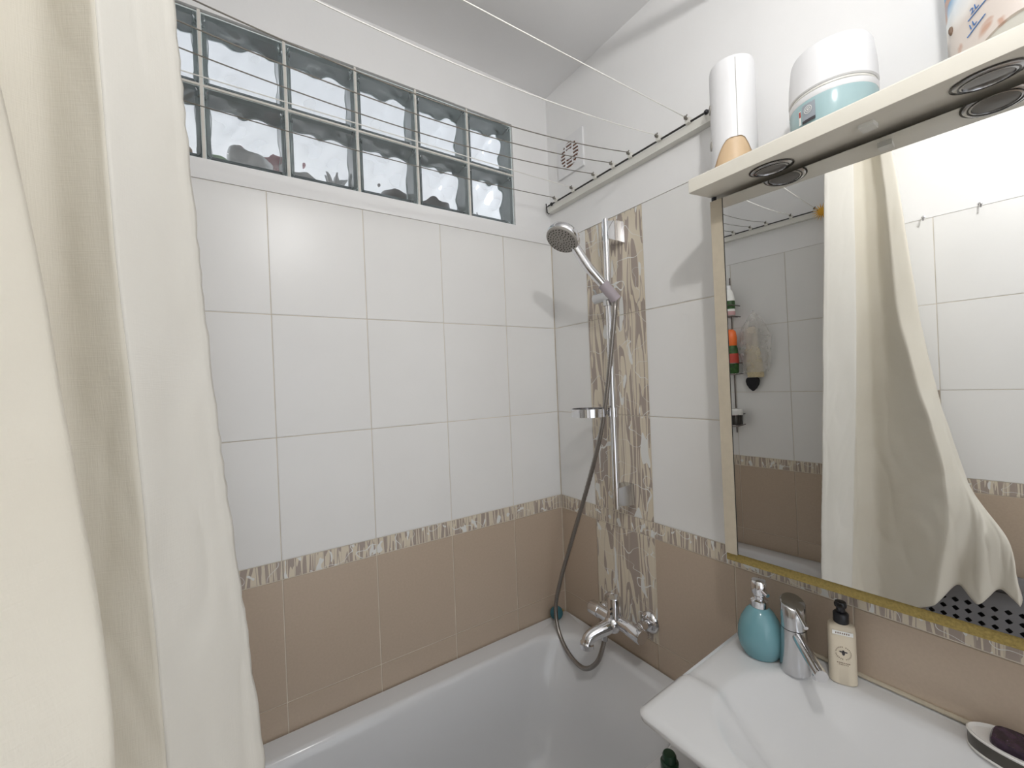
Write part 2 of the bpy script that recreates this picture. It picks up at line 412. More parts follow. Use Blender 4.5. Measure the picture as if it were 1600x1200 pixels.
for c in range(1, 6):
    xx = -.171-.002-BW-.00375-(c-1)*PB; box(bm, (xx-.0016, .003, WZ0+Z0), (xx+.0016, .083, WZ1+Z0)); box(bm, (xx-.0034, .0022, WZ0+Z0), (xx+.0034, .0052, WZ1+Z0))
zz = 1.0435+BW+.003
box(bm, (WX0, .0025, zz-.0028+Z0), (WX1, .0055, zz+.0028+Z0)); box(bm, (WX0, .003, zz-.0008+Z0), (WX1, .082, zz+.0008+Z0))
fin('mortar_joint', bm, 'mortar', win, smooth=False)
# ledge and things in the next room, seen through the blocks
ledge = tag(B('ledge', (-1.42, .10, WZ0-.03+Z0), (.02, .42, WZ0+Z0), 'plaster'), 'white ledge behind the glass blocks', 'ledge')
def behind(name, x, y, prof, mat, label, cat, n=20, sy=1):
    bm = NB(); lathe(bm, V(x, y, WZ0), Vector((0, 0, 1)), prof, n, 1, sy); return tag(fin(name, bm, mat), label, cat)
behind('jar', -1.19, .155, [(.045, 0), (.05, .01), (.05, .085), (.04, .10), (.036, .11)], 'jar_tan', 'tan jar behind the leftmost glass block', 'jar')
behind('bowl', -1.005, .165, [(.03, 0), (.055, .05), (.058, .10), (.053, .10), (.028, .01)], 'bowl_grey', 'grey bowl behind the second glass block', 'bowl')
behind('bowl', -.945, .30, [(.04, 0), (.07, .08), (.075, .16), (.07, .16), (.03, .02)], 'bowl_red', 'dark red bowl behind the second glass block', 'bowl')
behind('cup', -1.085, .155, [(.025, 0), (.035, .07), (.032, .07), (.02, .01)], 'bowl_green', 'small green cup behind the second glass block', 'cup')
behind('glass_dish', -.875, .155, [(.03, 0), (.05, .04), (.053, .065), (.045, .06), (.02, .01)], 'bowl_grey', 'low pale dish behind the third glass block', 'dish')
bm = NB()
for k in range(5):
    a = k*1.26; tube(bm, spline([V(-.775, .15, WZ0+.0), V(-.775+.010*math.cos(a), .15+.010*math.sin(a), WZ0+.05), V(-.775+.035*math.cos(a), .15+.03*math.sin(a), WZ0+.105)], 6), .006, 6, lambda i: .003+.007*math.sin(math.pi*min(1, i/12)))
tag(fin('sprig', bm, 'bowl_grey'), 'small leafy sprig behind the third glass block', 'plant')
behind('cooking_pot', -.575, .165, [(.05, 0), (.056, .015), (.056, .07), (.045, .09), (.012, .098), (.012, .11), (.0, .112)], 'dark_pot', 'dark lidded pot behind the fourth glass block', 'pot')
behind('baking_tin', -.43, .17, [(.06, 0), (.068, .055), (.068, .075), (.06, .07)], 'dark_pot', 'low dark tin behind the fifth glass block', 'tin')
bm = NB()
for k in range(6): tube(bm, [V(-.30+.018*k, .13, WZ0), V(-.315+.022*k, .135, WZ0+.05), V(-.33+.024*k, .14, WZ0+.09-.006*k)], .002, 6)
tag(fin('wire_rack', bm, 'wire_metal'), 'small wire rack behind the sixth glass block', 'rack')

# ---------------------------------------------------------------- ceiling lamp (above and behind the frame)
lamp = thing('pendant_lamp', Vector((LAMP_POS.x, LAMP_POS.y, CEIL)), 'bare round bulb hanging from the ceiling behind the viewer', 'lamp')
bm = NB(); ball(bm, LAMP_POS, .026, 16); fin('bulb', bm, 'bulb_glow', lamp)
bm = NB(); cyl(bm, LAMP_POS+Vector((0, 0, .027)), LAMP_POS+Vector((0, 0, .10)), .02, .016); fin('socket', bm, 'white_plastic', lamp)
bm = NB(); cyl(bm, LAMP_POS+Vector((0, 0, .10)), Vector((LAMP_POS.x, LAMP_POS.y, CEIL-.02)), .004); fin('cord', bm, 'white_plastic', lamp)
bm = NB(); cyl(bm, Vector((LAMP_POS.x, LAMP_POS.y, CEIL-.02)), Vector((LAMP_POS.x, LAMP_POS.y, CEIL-.0005)), .045); fin('ceiling_rose', bm, 'white_plastic', lamp)

# ---------------------------------------------------------------- bathtub
RIM = -.457
def rloop(x0, x1, y0, y1, z, rad, k=10, m=8, radf=None):
    # corners ordered, each with its own radius when radf is given
    pts = []; cs = [(x1, y1, 0), (x0, y1, 90), (x0, y0, 180), (x1, y0, 270)]
    for ci, (cx, cy, a0) in enumerate(cs):
        r = rad if radf is None else radf[ci]
        sx = 1 if cx == x1 else -1; sy = 1 if cy == y1 else -1
        for i in range(k+1):
            a = math.radians(a0+90*i/k); pts.append(V(cx-sx*r+r*math.cos(a), cy-sy*r+r*math.sin(a), z))
    out = []
    for i, p in enumerate(pts):
        out.append(p); q = pts[(i+1) % len(pts)]
        if (i+1) % (k+1) == 0:
            for j in range(1, m): out.append(p.lerp(q, j/m))
    return out
tubx0, tubx1, tuby0, tuby1 = -RL+.003, -.003, -.70, -.003
L_ = []
L_.append(rloop(tubx0, tubx1, tuby0, tuby1, -1.035, .004))
L_.append(rloop(tubx0, tubx1, tuby0, tuby1, RIM-.012, .004))
L_.append(rloop(tubx0+.004, tubx1-.002, tuby0+.004, tuby1-.002, RIM-.003, .006))
L_.append(rloop(tubx0+.010, tubx1-.004, tuby0+.010, tuby1-.004, RIM, .01))
rr = [.16, .12, .12, .16]
for dx, dz in ((.0, 0), (.006, -.001), (.012, -.005), (.018, -.014), (.023, -.03)):
    L_.append(rloop(tubx0+.07+dx, tubx1-.045-dx*1.2, tuby0+.066+dx, tuby1-.066-dx, RIM+dz, .1, radf=rr))
for dx, dz, in ((.04, -.10), (.06, -.20), (.085, -.30), (.12, -.36), (.18, -.385)):
    L_.append(rloop(tubx0+.07+dx*2.0, tubx1-.05-dx*1.8, tuby0+.066+dx, tuby1-.066-dx, RIM+dz, .1, radf=[.16, .12, .12, .16]))
bm = NB(); loft(bm, L_)
tub = thing('bathtub', V(-.7, -.35, -1.04), 'white enamel bathtub filling the corner below the shower', 'bathtub')
fin('tub_body', bm, 'tub_enamel', tub, angle=50)
bm = NB(); lathe(bm, V(-.30, -.35, RIM-.386), Vector((0, 0, 1)), [(.03, 0), (.03, .003), (.024, .004), (.02, .001)]); fin('drain', bm, 'chrome', tub)

# teal bath plug lying on the tub rim in the corner
pl = thing('bath_plug', V(-.075, -.03, RIM), 'round teal rubber bath plug on the tub rim in the corner', 'plug')
bm = NB(); d = Vector((-.35, -.85, .30)).normalized(); c = V(-.073, -.030, RIM+.024)
lathe(bm, c-d*.006, d, [(.010, -.002), (.022, 0), (.0245, .004), (.0245, .010), (.02, .014), (.008, .016)], 32); fin('disc', bm, 'teal_rubber', pl)
bm = NB(); cyl(bm, V(-.046, -.016, RIM+.012), V(-.028, -.012, RIM+.011), .003); ball(bm, V(-.027, -.012, RIM+.011), .005, 10); fin('chain_end', bm, 'brass', pl)
# dark green pot on the front rim, half below the picture
gp = thing('small_bottle', V(-.262, -.655, RIM), 'small bottle with dark green cap on the tub rim under the basin', 'bottle')
bm = NB(); lathe(bm, V(-.262, -.662, RIM), Vector((0, 0, 1)), [(.018, 0), (.02, .004), (.02, .018), (.014, .021)]); fin('body', bm, 'dark_green', gp)
bm = NB(); lathe(bm, V(-.262, -.662, RIM+.021), Vector((0, 0, 1)), [(.0155, 0), (.0155, .012), (.013, .016), (.003, .0165)]); fin('cap', bm, 'dark_green', gp)

# ---------------------------------------------------------------- shower set
sh = thing('shower_set', V(-.06, -.347, .04), 'chrome hand shower on a wall bar with hose and soap ring', 'shower')
XB, YB = -.062, -.347
bm = NB(); cyl(bm, V(XB, YB, .035), V(XB, YB, .962), .0105, n=28); fin('bar', bm, 'chrome', sh)
for zc in (.925, .075):
    bm = NB()
    L1 = [Vector((x, YB+dy, zc+dz+Z0)) for x, dy, dz in ((-.001, -.022, -.034), (-.001, .022, -.034), (-.001, .022, .034), (-.001, -.022, .034))]
    L2 = [Vector((-.035, YB+dy, zc+dz+Z0)) for dy, dz in ((-.02, -.032), (.02, -.032), (.02, .032), (-.02, .032))]
    L3 = [Vector((-.066, YB+dy, zc+dz+Z0)) for dy, dz in ((-.0125, -.028), (.0125, -.028), (.0125, .028), (-.0125, .028))]
    loft(bm, [L1, L2, L3]); fin('bracket', bm, 'satin_chrome' if zc < .5 else 'chrome', sh, bevel=.003)
H = V(-.226, -.327, .884)
S0 = V(-.098, -.383, .722)
# slider
sl = None
bm = NB(); cyl(bm, V(XB, YB, .685), V(XB, YB, .745), .0175); cyl(bm, V(XB-.005, YB+.052, .715), V(XB-.008, YB-.02, .715), .0165); cyl(bm, V(XB-.008, YB-.01, .715), S0, .012); sl = fin('slider', bm, 'satin_chrome', sh)
bm = NB(); tube(bm, spline([V(XB-.005, YB+.05, .73), V(XB-.006, YB+.052, .742), V(XB-.008, YB+.058, .748)], 4), .0035, 8); fin('hook', bm, 'satin_chrome', sl)
hd = (H-S0).normalized()
bm = NB(); cyl(bm, S0-hd*.035, S0+hd*.03, .0165, .0175); fin('holder_cone', bm, 'lilac_plastic', sl)
head = None
fn = Vector((-.56, -.05, -.83)).normalized()
bm = NB(); path = spline([S0-hd*.03, S0+hd*.04, S0+hd*.10, S0.lerp(H, .78)-fn*.012, H-hd*.035-fn*.013], 6)
tube(bm, path, .012, 16, lambda i: .0115+.0035*math.sin(math.pi*min(1, i/24))+(.002 if i > 18 else 0)); fin('handle', bm, 'chrome', sh)
bm = NB(); lathe(bm, H-fn*.022, fn, [(.018, -.004), (.036, .002), (.049, .010), (.0525, .018), (.0525, .026), (.050, .030)], 40); head = fin('head', bm, 'chrome', sh)
bm = NB(); lathe(bm, H-fn*.022, fn, [(.050, .029), (.0505, .033), (.047, .0365), (.02, .038), (.001, .038)], 40); fin('spray_face', bm, 'grey_plastic', head)
bm = NB(); fu, fw = frame(fn)
for k, (rad, cnt) in enumerate(((.010, 6), (.018, 11), (.026, 16), (.034, 21), (.042, 26))):
    for i in range(cnt):
        a = 2*math.pi*i/cnt+k*.2; c = H+fn*.0155+fu*rad*math.cos(a)+fw*rad*math.sin(a); cyl(bm, c-fn*.002, c+fn*.0025, .0016, .0011, 6)
nz_ = fin('nozzle', bm, 'dark_ring', head); nz_['kind'] = 'stuff'
# soap ring
bm = NB(); rc = V(-.112, -.288, .345)
ro = [ring(rc+Vector((0, 0, z)), Vector((1, 0, 0)), Vector((0, 1, 0)), r, 40) for z, r in ((-.013, .056), (.013, .056), (.013, .053), (-.013, .053))]
rv = [[bm.verts.new(p) for p in r] for r in ro]
for a, b in zip(rv, rv[1:]+rv[:1]):
    for i in range(40): bm.faces.new((a[i], a[(i+1) % 40], b[(i+1) % 40], b[i]))
sr = fin('soap_ring', bm, 'chrome', sh)
bm = NB(); cyl(bm, V(XB, YB, .33), V(XB, YB, .36), .016); cyl(bm, V(XB, YB, .345), rc+Vector((.04, -.042, 0)), .008); fin('clamp', bm, 'chrome', sr)
bm = NB(); lathe(bm, rc-Vector((0, 0, .012)), Vector((0, 0, 1)), [(.053, .012), (.051, .002), (.046, 0), (.001, 0)], 36); fin('dish', bm, 'clear_film', sr)
# hose (from handset down, round a low loop and up into the mixer)
hp = [S0-hd*.03, V(-.092, -.398, .660), V(-.092, -.385, .585), V(-.090, -.366, .490), V(-.088, -.342, .380), V(-.087, -.303, .245), V(-.088, -.233, .068), V(-.092, -.156, -.117), V(-.100, -.096, -.274), V(-.112, -.077, -.375), V(-.125, -.103, -.449), V(-.138, -.172, -.492), V(-.143, -.250, -.497), V(-.130, -.298, -.458), V(-.108, -.308, -.405), V(-.098, -.306, -.375)]
hp = spline(hp, 26)
bm = NB(); tube(bm, hp, .0075, 10, lambda i: .0078 if i % 2 else .0070); fin('hose', bm, 'hose_metal', sh, angle=80)
bm = NB(); cyl(bm, V(-.101, -.307, -.392), V(-.094, -.308, -.350), .0105); fin('hose_nut', bm, 'satin_chrome', sh)

# ---------------------------------------------------------------- bath mixer
mx_ = thing('bath_mixer', V(0, -.333, -.325), 'chrome bath mixer tap on the wall above the tub', 'tap')
for yy in (-.255, -.411):
    bm = NB(); lathe(bm, V(-.0005, yy, -.322), Vector((-1, 0, 0)), [(.033, 0), (.034, .003), (.031, .010), (.022, .015), (.014, .017)], 32)
    fl_ = fin('wall_flange', bm, 'chrome', mx_)
    bm = NB(); cyl(bm, V(-.012, yy, -.322), V(-.06, yy, -.322), .0125); lathe(bm, V(-.034, yy, -.322), Vector((-1, 0, 0)), [(.016, 0), (.0165, .003), (.0165, .015), (.016, .018)], 6); fin('union_nut', bm, 'chrome', fl_, angle=25)
bm = NB(); cyl(bm, V(-.072, -.262, -.326), V(-.072, -.405, -.326), .0205, n=32); fin('body', bm, 'chrome', mx_, bevel=.003)
bm = NB(); lathe(bm, V(-.072, -.266, -.326), Vector((0, 1, 0)), [(.019, 0), (.0225, .003), (.0225, .040), (.021, .043), (.001, .0435)], 32); fin('diverter_knob', bm, 'chrome', mx_)
bm = NB(); lathe(bm, V(-.072, -.385, -.326), Vector((-.10, -1, -.04)), [(.019, 0), (.0225, .003), (.0225, .055), (.021, .058), (.001, .0585)], 32); fin('side_knob', bm, 'chrome', mx_)
bm = NB(); lathe(bm, V(-.078, -.333, -.318), Vector((.02, 0, 1)), [(.024, 0), (.0245, .012), (.0215, .02), (.0215, .066), (.020, .069), (.001, .07)], 32); lv = fin('control_handle', bm, 'chrome', mx_)
bm = NB(); tube(bm, [V(-.098, -.340, -.277), V(-.104, -.342, -.277)], .003, 10); tube(bm, [V(-.098, -.340, -.292), V(-.104, -.342, -.292)], .003, 10); fin('hole_mark', bm, 'dark_rod', lv)
bm = NB(); ball(bm, V(-.085, -.333, -.332), .029, 24); fin('hub', bm, 'chrome', mx_)
bm = NB(); sp_ = spline([V(-.085, -.333, -.333), V(-.115, -.328, -.338), V(-.15, -.318, -.346), V(-.172, -.312, -.356), V(-.180, -.310, -.372), V(-.181, -.310, -.384)], 7)
tube(bm, sp_, .017, 22, lambda i: .0225-.0035*min(1, i/20)+(.0025 if i > 26 else 0)); fin('spout', bm, 'chrome', mx_, angle=60)

# ---------------------------------------------------------------- extractor vent
vt = thing('vent_grille', V(0, -.137, 1.285), 'square white extractor vent with round brown grille in the corner', 'vent')
bm = NB(); box(bm, (-.010, -.205, 1.214+Z0), (-.0016, -.070, 1.352+Z0)); fin('cover', bm, 'white_plastic', vt, bevel=.003)
bm = NB(); lathe(bm, V(-.0095, -.137, 1.284), Vector((-1, 0, 0)), [(.046, 0), (.046, .001), (.001, .0012)], 32); fin('duct', bm, 'brown_grille', vt)
for k in range(7):
    zz = 1.284+(k-3)*.0125; hw = math.sqrt(max(0, .046**2-(zz-1.284)**2))
    bm = NB(); box(bm, (-.014, -.137-hw, zz-.0024+Z0), (-.0105, -.137+hw, zz+.0024+Z0)); fin('slat', bm, 'white_plastic', vt, smooth=False)
for a in (-.018, .018):
    bm = NB(); hw = .042; box(bm, (-.0145, -.137+a-.002, 1.284-hw+Z0), (-.0106, -.137+a+.002, 1.284+hw+Z0)); fin('slat', bm, 'white_plastic', vt, smooth=False)
bm = NB(); lathe(bm, V(-.0107, -.137, 1.284), Vector((-1, 0, 0)), [(.018, 0), (.018, .004), (.001, .0042)], 24); fin('hub', bm, 'white_plastic', vt)

# ---------------------------------------------------------------- clothes line: two rails and seven lines
ys = [-.076, -.171, -.28, -.36, -.43, -.533, -.626]
sags = [.02, .002, .045, .055, .06, .045, .003]
def rail(x, s, label):
    # s = +1 rail on the right wall, the channel stands off towards the room
    t = thing('line_rail', V(x, -.36, 1.117), label, 'rail', 'clothes line rails')
    bm = NB(); box(bm, (x-s*.0016, -.70, 1.106+Z0), (x-s*.026, -.020, 1.128+Z0)); fin('channel', bm, 'offwhite_plastic', t, bevel=.003)
    bm = NB(); cyl(bm, V(x-s*.028, -.70, 1.1315), V(x-s*.028, -.024, 1.1315), .0028, n=8); fin('rod', bm, 'dark_rod', t)
    bm = NB()
    tube(bm, [V(x-s*.028, -.028, 1.131), V(x-s*.028, -.014, 1.131), V(x-s*.028, -.012, 1.145)], .0022, 6); tube(bm, [V(x-s*.028, -.014, 1.131), V(x-s*.028, -.016, 1.110), V(x-s*.020, -.020, 1.104)], .0025, 6); fin('end_hook', bm, 'dark_rod', t)
    for yy in (-.045, -.676):
        bm = NB(); ball(bm, V(x-s*.028, yy, 1.1315), .0065, 12); fin('stud', bm, 'black_plastic', t)
    for yy in ys:
        bm = NB(); box(bm, (x-s*.018, yy-.006, 1.128+Z0), (x-s*.036, yy+.006, 1.142+Z0)); c_ = fin('line_clip', bm, 'offwhite_plastic', t, bevel=.002)
        bm = NB(); tube(bm, [V(x-s*.034, yy, 1.138), V(x-s*.044, yy, 1.141), V(x-s*.048, yy, 1.142)], .0038, 8, lambda i: (.0025, .0045, .002)[i]); tube(bm, [V(x-s*.042, yy-.005, 1.146), V(x-s*.042, yy+.004, 1.137)], .0018, 6); fin('knot', bm, 'grey_cord', c_)
    return t
rail(0, 1, 'white line rail with dark rod on the wall right of the vent')
rail(-RL, -1, 'white line rail on the far wall, seen only in the mirror')
wl = ['lowest grey line nearest the glass block wall', 'pale line second from the glass block wall', 'grey sagging line third from the glass block wall', 'grey sagging line fourth from the glass block wall', 'grey sagging line crossing above the top of the window', 'white line second from the room side, crossing the ceiling edge', 'white line nearest the room, crossing the ceiling']
for k, yy in enumerate(ys):
    bm = NB(); pts = []
    for i in range(33):
        a = i/32; pts.append(V(-.047-(RL-.094)*a, yy, 1.1415-4*sags[k]*a*(1-a)))
    tube(bm, pts, .0013, 6); tag(fin('clothes_line', bm, 'white_cord' if k in (1, 5, 6) else 'grey_cord'), wl[k], 'clothes line', 'clothes lines across the tub')

# ---------------------------------------------------------------- mirror cabinet
mn = Vector((-1, -.0482, -.0105)).normalized(); mu = Vector((.0482, -1, 0)).normalized(); mw = mu.cross(mn).normalized()
if mw.z < 0: mw = -mw
MP = V(-.12, -.9, .5)
def mp(y, z, out=0):
    # point of the door front at horizontal place y and height z (from the border)
    a = (-(y)-.9)/(-mu.y); b = (z-.5)/mw.z
    return MP+mu*a+mw*b+mn*out
CY0, CY1, CZ0, CZ1 = -.737, -1.322, .017, .853
def slab(bm, y0, y1, z0, z1, o0, o1):
    a = [mp(y0, z0, o0), mp(y1, z0, o0), mp(y1, z1, o0), mp(y0, z1, o0)]; b = [mp(y0, z0, o1), mp(y1, z0, o1), mp(y1, z1, o1), mp(y0, z1, o1)]
    loft(bm, [a, b])
cab = thing('mirror_cabinet', V(0, -1.03, .017), 'wall mirror cabinet with lamp shelf above the basin', 'cabinet')
bm = NB()
a = [V(-.0005, CY0-.004, CZ0+.01), V(-.0005, CY1+.004, CZ0+.01), V(-.0005, CY1+.004, CZ1), V(-.0005, CY0-.004, CZ1)]
b = [mp(CY0-.004, CZ0+.01, -.016), mp(CY1+.004, CZ0+.01, -.016), mp(CY1+.004, CZ1, -.016), mp(CY0-.004, CZ1, -.016)]
loft(bm, [a, b]); fin('body', bm, 'laminate', cab, smooth=False)
bm = NB(); slab(bm, CY0, CY1, CZ0, CZ1, -.015, -.0035); door = fin('door_board', bm, 'raw_board', cab, smooth=False)
bm = NB(); slab(bm, CY0, CY0-.0265, CZ0+.018, CZ1, -.0034, .0016); fin('side_strip', bm, 'laminate', door, bevel=.001)
bm = NB(); slab(bm, CY0-.0285, CY1, CZ0+.0205, CZ1, -.0034, 0); fin('mirror_glass', bm, 'mirror_silver', door, smooth=False)
bm = NB(); slab(bm, CY0-.0268, CY0-.0283, CZ0+.019, CZ1, -.0034, .0004); fin('mirror_edge', bm, 'dark_rod', door, smooth=False)
# lamp shelf
SF, SB, SZ0, SZ1 = -.212, -.0005, .857, .888
bm = NB()
prof = [(SB, SZ0+.012), (-.105, SZ0+.011), (-.125, SZ0+.0085), (-.208, SZ0), (-.2115, SZ0+.0012), (SF, SZ0+.004), (SF, SZ1-.003), (SF+.002, SZ1), (SB, SZ1)]
loft(bm, [[V(x, -.735, z) for x, z in prof], [V(x, -1.325, z) for x, z in prof]]); shelf = fin('lamp_shelf', bm, 'shelf_paint', cab, angle=25)
for yy in (-.882, -1.172):
    dn = Vector((.1, 0, -1)).normalized(); c = V(-.158, yy, SZ0+.0049)
    bm = NB(); lathe(bm, c, dn, [(.037, 0), (.037, .0015), (.034, .0035), (.031, .004), (.0298, .0015)], 44); dl = fin('downlight', bm, 'satin_chrome', shelf)
    bm = NB(); lathe(bm, c, dn, [(.0368, -.0005), (.0392, .0006), (.0392, .0014), (.0368, .0020)], 44); fin('rim', bm, 'dark_ring', dl)
    bm = NB(); lathe(bm, c, dn, [(.0312, .002), (.0310, .0046), (.0292, .0048), (.0288, .002)], 44); fin('groove', bm, 'dark_ring', dl)
    bm = NB(); lathe(bm, c, dn, [(.0290, .001), (.0288, .0040), (.0262, .0046), (.0258, .002)], 44); fin('inner_ring', bm, 'satin_chrome', dl)
    bm = NB(); lathe(bm, c, dn, [(.0260, .0010), (.0255, .0028), (.015, .0036), (.001, .0040)], 36); fin('lens', bm, 'lens_grey', dl)
bm = NB(); box(bm, (-.185, -1.050, SZ0-.004+Z0), (-.160, -1.030, SZ0+.006+Z0)); fin('clip', bm, 'offwhite_plastic', shelf, bevel=.001)
bm = NB(); cyl(bm, V(-.118, -.7385, SZ0-.010), V(-.118, -.7385, SZ0+.010), .0055, n=14); fin('hinge_pin', bm, 'black_plastic', cab)

# ---------------------------------------------------------------- things on the lamp shelf
SH = SZ1+.0003
af = thing('air_freshener', V(-.112, -.787, SH), 'white upright air freshener with peach foot on the lamp shelf', 'air freshener')
def oval(c, rx, ry, n=40): return [Vector((c.x+rx*math.cos(2*math.pi*i/n), c.y+ry*math.sin(2*math.pi*i/n), c.z)) for i in range(n)]
c0 = V(-.112, -.787, SH)
bm = NB(); rings = []
n = 40
for h, k in ((0, 1), (.1, 1), (.2, .99), (.242, .985), (.252, .95), (.255, .85)):
    rr_ = []
    for i in range(n):
        a = 2*math.pi*i/n; x = .047*k*math.cos(a); y = .0465*k*math.sin(a)
        # lower edge lifted to a round arch at the front, top slanting back
        lift = 0
        if h == 0:
            q_ = max(0, min(1, (.044-y)/.058)); q_ = q_*q_*(3-2*q_)
            if y < -.034: q_ *= max(0, 1-((-.034-y)/.0125)**2*.75)
            lift = .012+(.064*q_ if x < .012 else .0)
        rr_.append(c0+Vector((x, y, h+lift)))
    rings.append(rr_)
loft(bm, rings, cap0=False); shell = fin('shell', bm, 'white_plastic', af)
bm = NB(); loft(bm, [oval(c0, .045, .0445), oval(c0+Vector((0, 0, .13)), .045, .0445)]); fin('foot', bm, 'peach_plastic', af)
for hz in (.085, .168):
    dd = Vector((-.62, .79, 0)).normalized(); cc = c0+Vector((-.047*.62, .0465*.79, hz))
    bm = NB(); lathe(bm, cc-dd*.002, dd, [(.010, 0), (.010, .0028), (.0085, .0032), (.001, .0028)], 20); fin('hole', bm, 'grey_plastic', shell)
bm = NB(); cyl(bm, c0+Vector((-.047*.80, -.0465*.60, .075)), c0+Vector((-.047*.79, -.0465*.60, .245)), .0006, n=6); fin('seam', bm, 'grey_plastic', shell)
jar = thing('cream_jar', V(-.112, -.972, SH), 'wide teal cream jar with tall white lid on the lamp shelf', 'jar')
j0 = V(-.112, -.972, SH)
bm = NB(); lathe(bm, j0, Vector((0, 0, 1)), [(.058, 0), (.063, .004), (.0665, .03), (.0675, .055), (.066, .066), (.060, .068)], 48); fin('jar_body', bm, 'teal_gel', jar)
bm = NB(); lathe(bm, j0, Vector((0, 0, 1)), [(.0668, .060), (.0678, .062), (.0678, .070), (.064, .072)], 48); fin('collar', bm, 'white_plastic', jar)
bm = NB(); lathe(bm, j0, Vector((0, 0, 1)), [(.064, .0725), (.0655, .073), (.0655, .076), (.064, .0765)], 48); fin('groove', bm, 'offwhite_plastic', jar)
bm = NB(); lathe(bm, j0, Vector((0, 0, 1)), [(.066, .0768), (.0682, .079), (.0665, .115), (.0625, .150), (.060, .156), (.052, .158), (.001, .158)], 48); fin('lid', bm, 'white_plastic', jar)
def patch(name, ctr, r, a0, a1, z0, z1, mat, parent, out=.0006, k=8):
    bm = NB(); A = []; Bq = []
    for i in range(k+1):
        a = a0+(a1-a0)*i/k; A.append(Vector((ctr.x+(r+out)*math.cos(a), ctr.y+(r+out)*math.sin(a), ctr.z+z0))); Bq.append(Vector((ctr.x+(r+out)*math.cos(a), ctr.y+(r+out)*math.sin(a), ctr.z+z1)))
    loft(bm, [A, Bq], False, False, closed=False)
    return fin(name, bm, mat, parent)
st = patch('sticker', j0, .0668, math.radians(157), math.radians(177), .024, .054, 'sticker_grey', jar)
patch('sticker_print', j0, .0670, math.radians(157), math.radians(177), .020, .0255, 'dark_print', st, .001)
patch('sticker_print', j0, .0670, math.radians(151), math.radians(155), .022, .048, 'white_print', st, .001)
patch('sticker_print', j0, .0671, math.radians(152), math.radians(155), .036, .046, 'red_print', st, .0014)
# round emblem on the sticker
bm = NB(); a_ = math.radians(167); nn = Vector((math.cos(a_), math.sin(a_), 0)); tt = Vector((-nn.y, nn.x, 0)); cc = j0+nn*.0688+Vector((0, 0, .042))
for r0, r1 in ((.0062, .0072), (.0034, .0044), (.0005, .0018)):
    a1 = [bm.verts.new(cc+tt*(r0*math.cos(q*math.pi/12))+Vector((0, 0, r0*math.sin(q*math.pi/12)))) for q in range(24)]
    b1 = [bm.verts.new(cc+tt*(r1*math.cos(q*math.pi/12))+Vector((0, 0, r1*math.sin(q*math.pi/12)))) for q in range(24)]
    for i in range(24): bm.faces.new((a1[i], a1[(i+1) % 24], b1[(i+1) % 24], b1[i]))
fin('emblem', bm, 'white_print', st)

# stand-up pouch
po = thing('refill_pouch', V(-.12, -1.20, SH), 'printed blue and sand pouch with litre marks on the lamp shelf', 'pouch')
PYL, PYR = -1.122, -1.295
def pouch_pt(u, v, side):
    # u 0..1 from the left seam to the right, v 0..1 upwards, side -1 = front
    y = PYL+(PYR-PYL)*u + .010*(1-v)*(.5-u)*-1
    bot = .072*math.sin(math.pi*min(1, max(0, (u-.12)/.76)))**.8 if u > .12 and u < .88 else 0
    z = SH+.004+bot*(1-v)*(.55 if side < 0 else 0)+v*.24
    thick = .052*math.sin(math.pi*u)**.7*(1-.75*v**1.5)
    x = -.112+side*thick
    return V(x, y, z)
bm = NB(); nu, nv = 26, 14
for side in (-1, 1):
    g = [[bm.verts.new(pouch_pt(i/nu, j/nv, side)) for j in range(nv+1)] for i in range(nu+1)]
    for i in range(nu):
        for j in range(nv): bm.faces.new((g[i][j], g[i+1][j], g[i+1][j+1], g[i][j+1]))
    if side < 0: gf = g
    else:
        for i in range(nu): bm.faces.new((gf[i][0], g[i][0], g[i+1][0], gf[i+1][0]))
bmesh.ops.remove_doubles(bm, verts=bm.verts, dist=.0005)
pw = fin('bag', bm, 'pouch_print', po, angle=60)
bm = NB()
def gus(u, q):
    p = pouch_pt(u, 0, -1)+Vector((.004+.03*q, 0, -.001-.04*q)); p.z = max(p.z, SH+Z0+.0005); return p
gq = [[bm.verts.new(gus(u, q)) for q in (0, 1)] for u in [.12+.76*i/12 for i in range(13)]]
for i in range(12): bm.faces.new((gq[i][0], gq[i+1][0], gq[i+1][1], gq[i][1]))
fin('bottom_gusset', bm, 'offwhite_plastic', po)
bm = NB(); p_ = pouch_pt(.04, .33, -1); ball(bm, p_, .0035, 10, 2.0); fin('notch', bm, 'brown_print', pw)
def text_mesh(body, size, mat, parent, mtx, name='print'):
    cu = bpy.data.curves.new('txt', 'FONT'); cu.body = body; cu.size = size; cu.align_x = 'CENTER'; cu.align_y = 'CENTER'; cu.extrude = .0002; cu.shear = .25
    ob = bpy.data.objects.new('txt', cu); COL.objects.link(ob); dg = bpy.context.evaluated_depsgraph_get(); dg.update()
    me = bpy.data.meshes.new_from_object(ob.evaluated_get(dg)); bpy.data.objects.remove(ob); bpy.data.curves.remove(cu)
    me.transform(mtx); o = newobj(name, me, mat, parent); return o
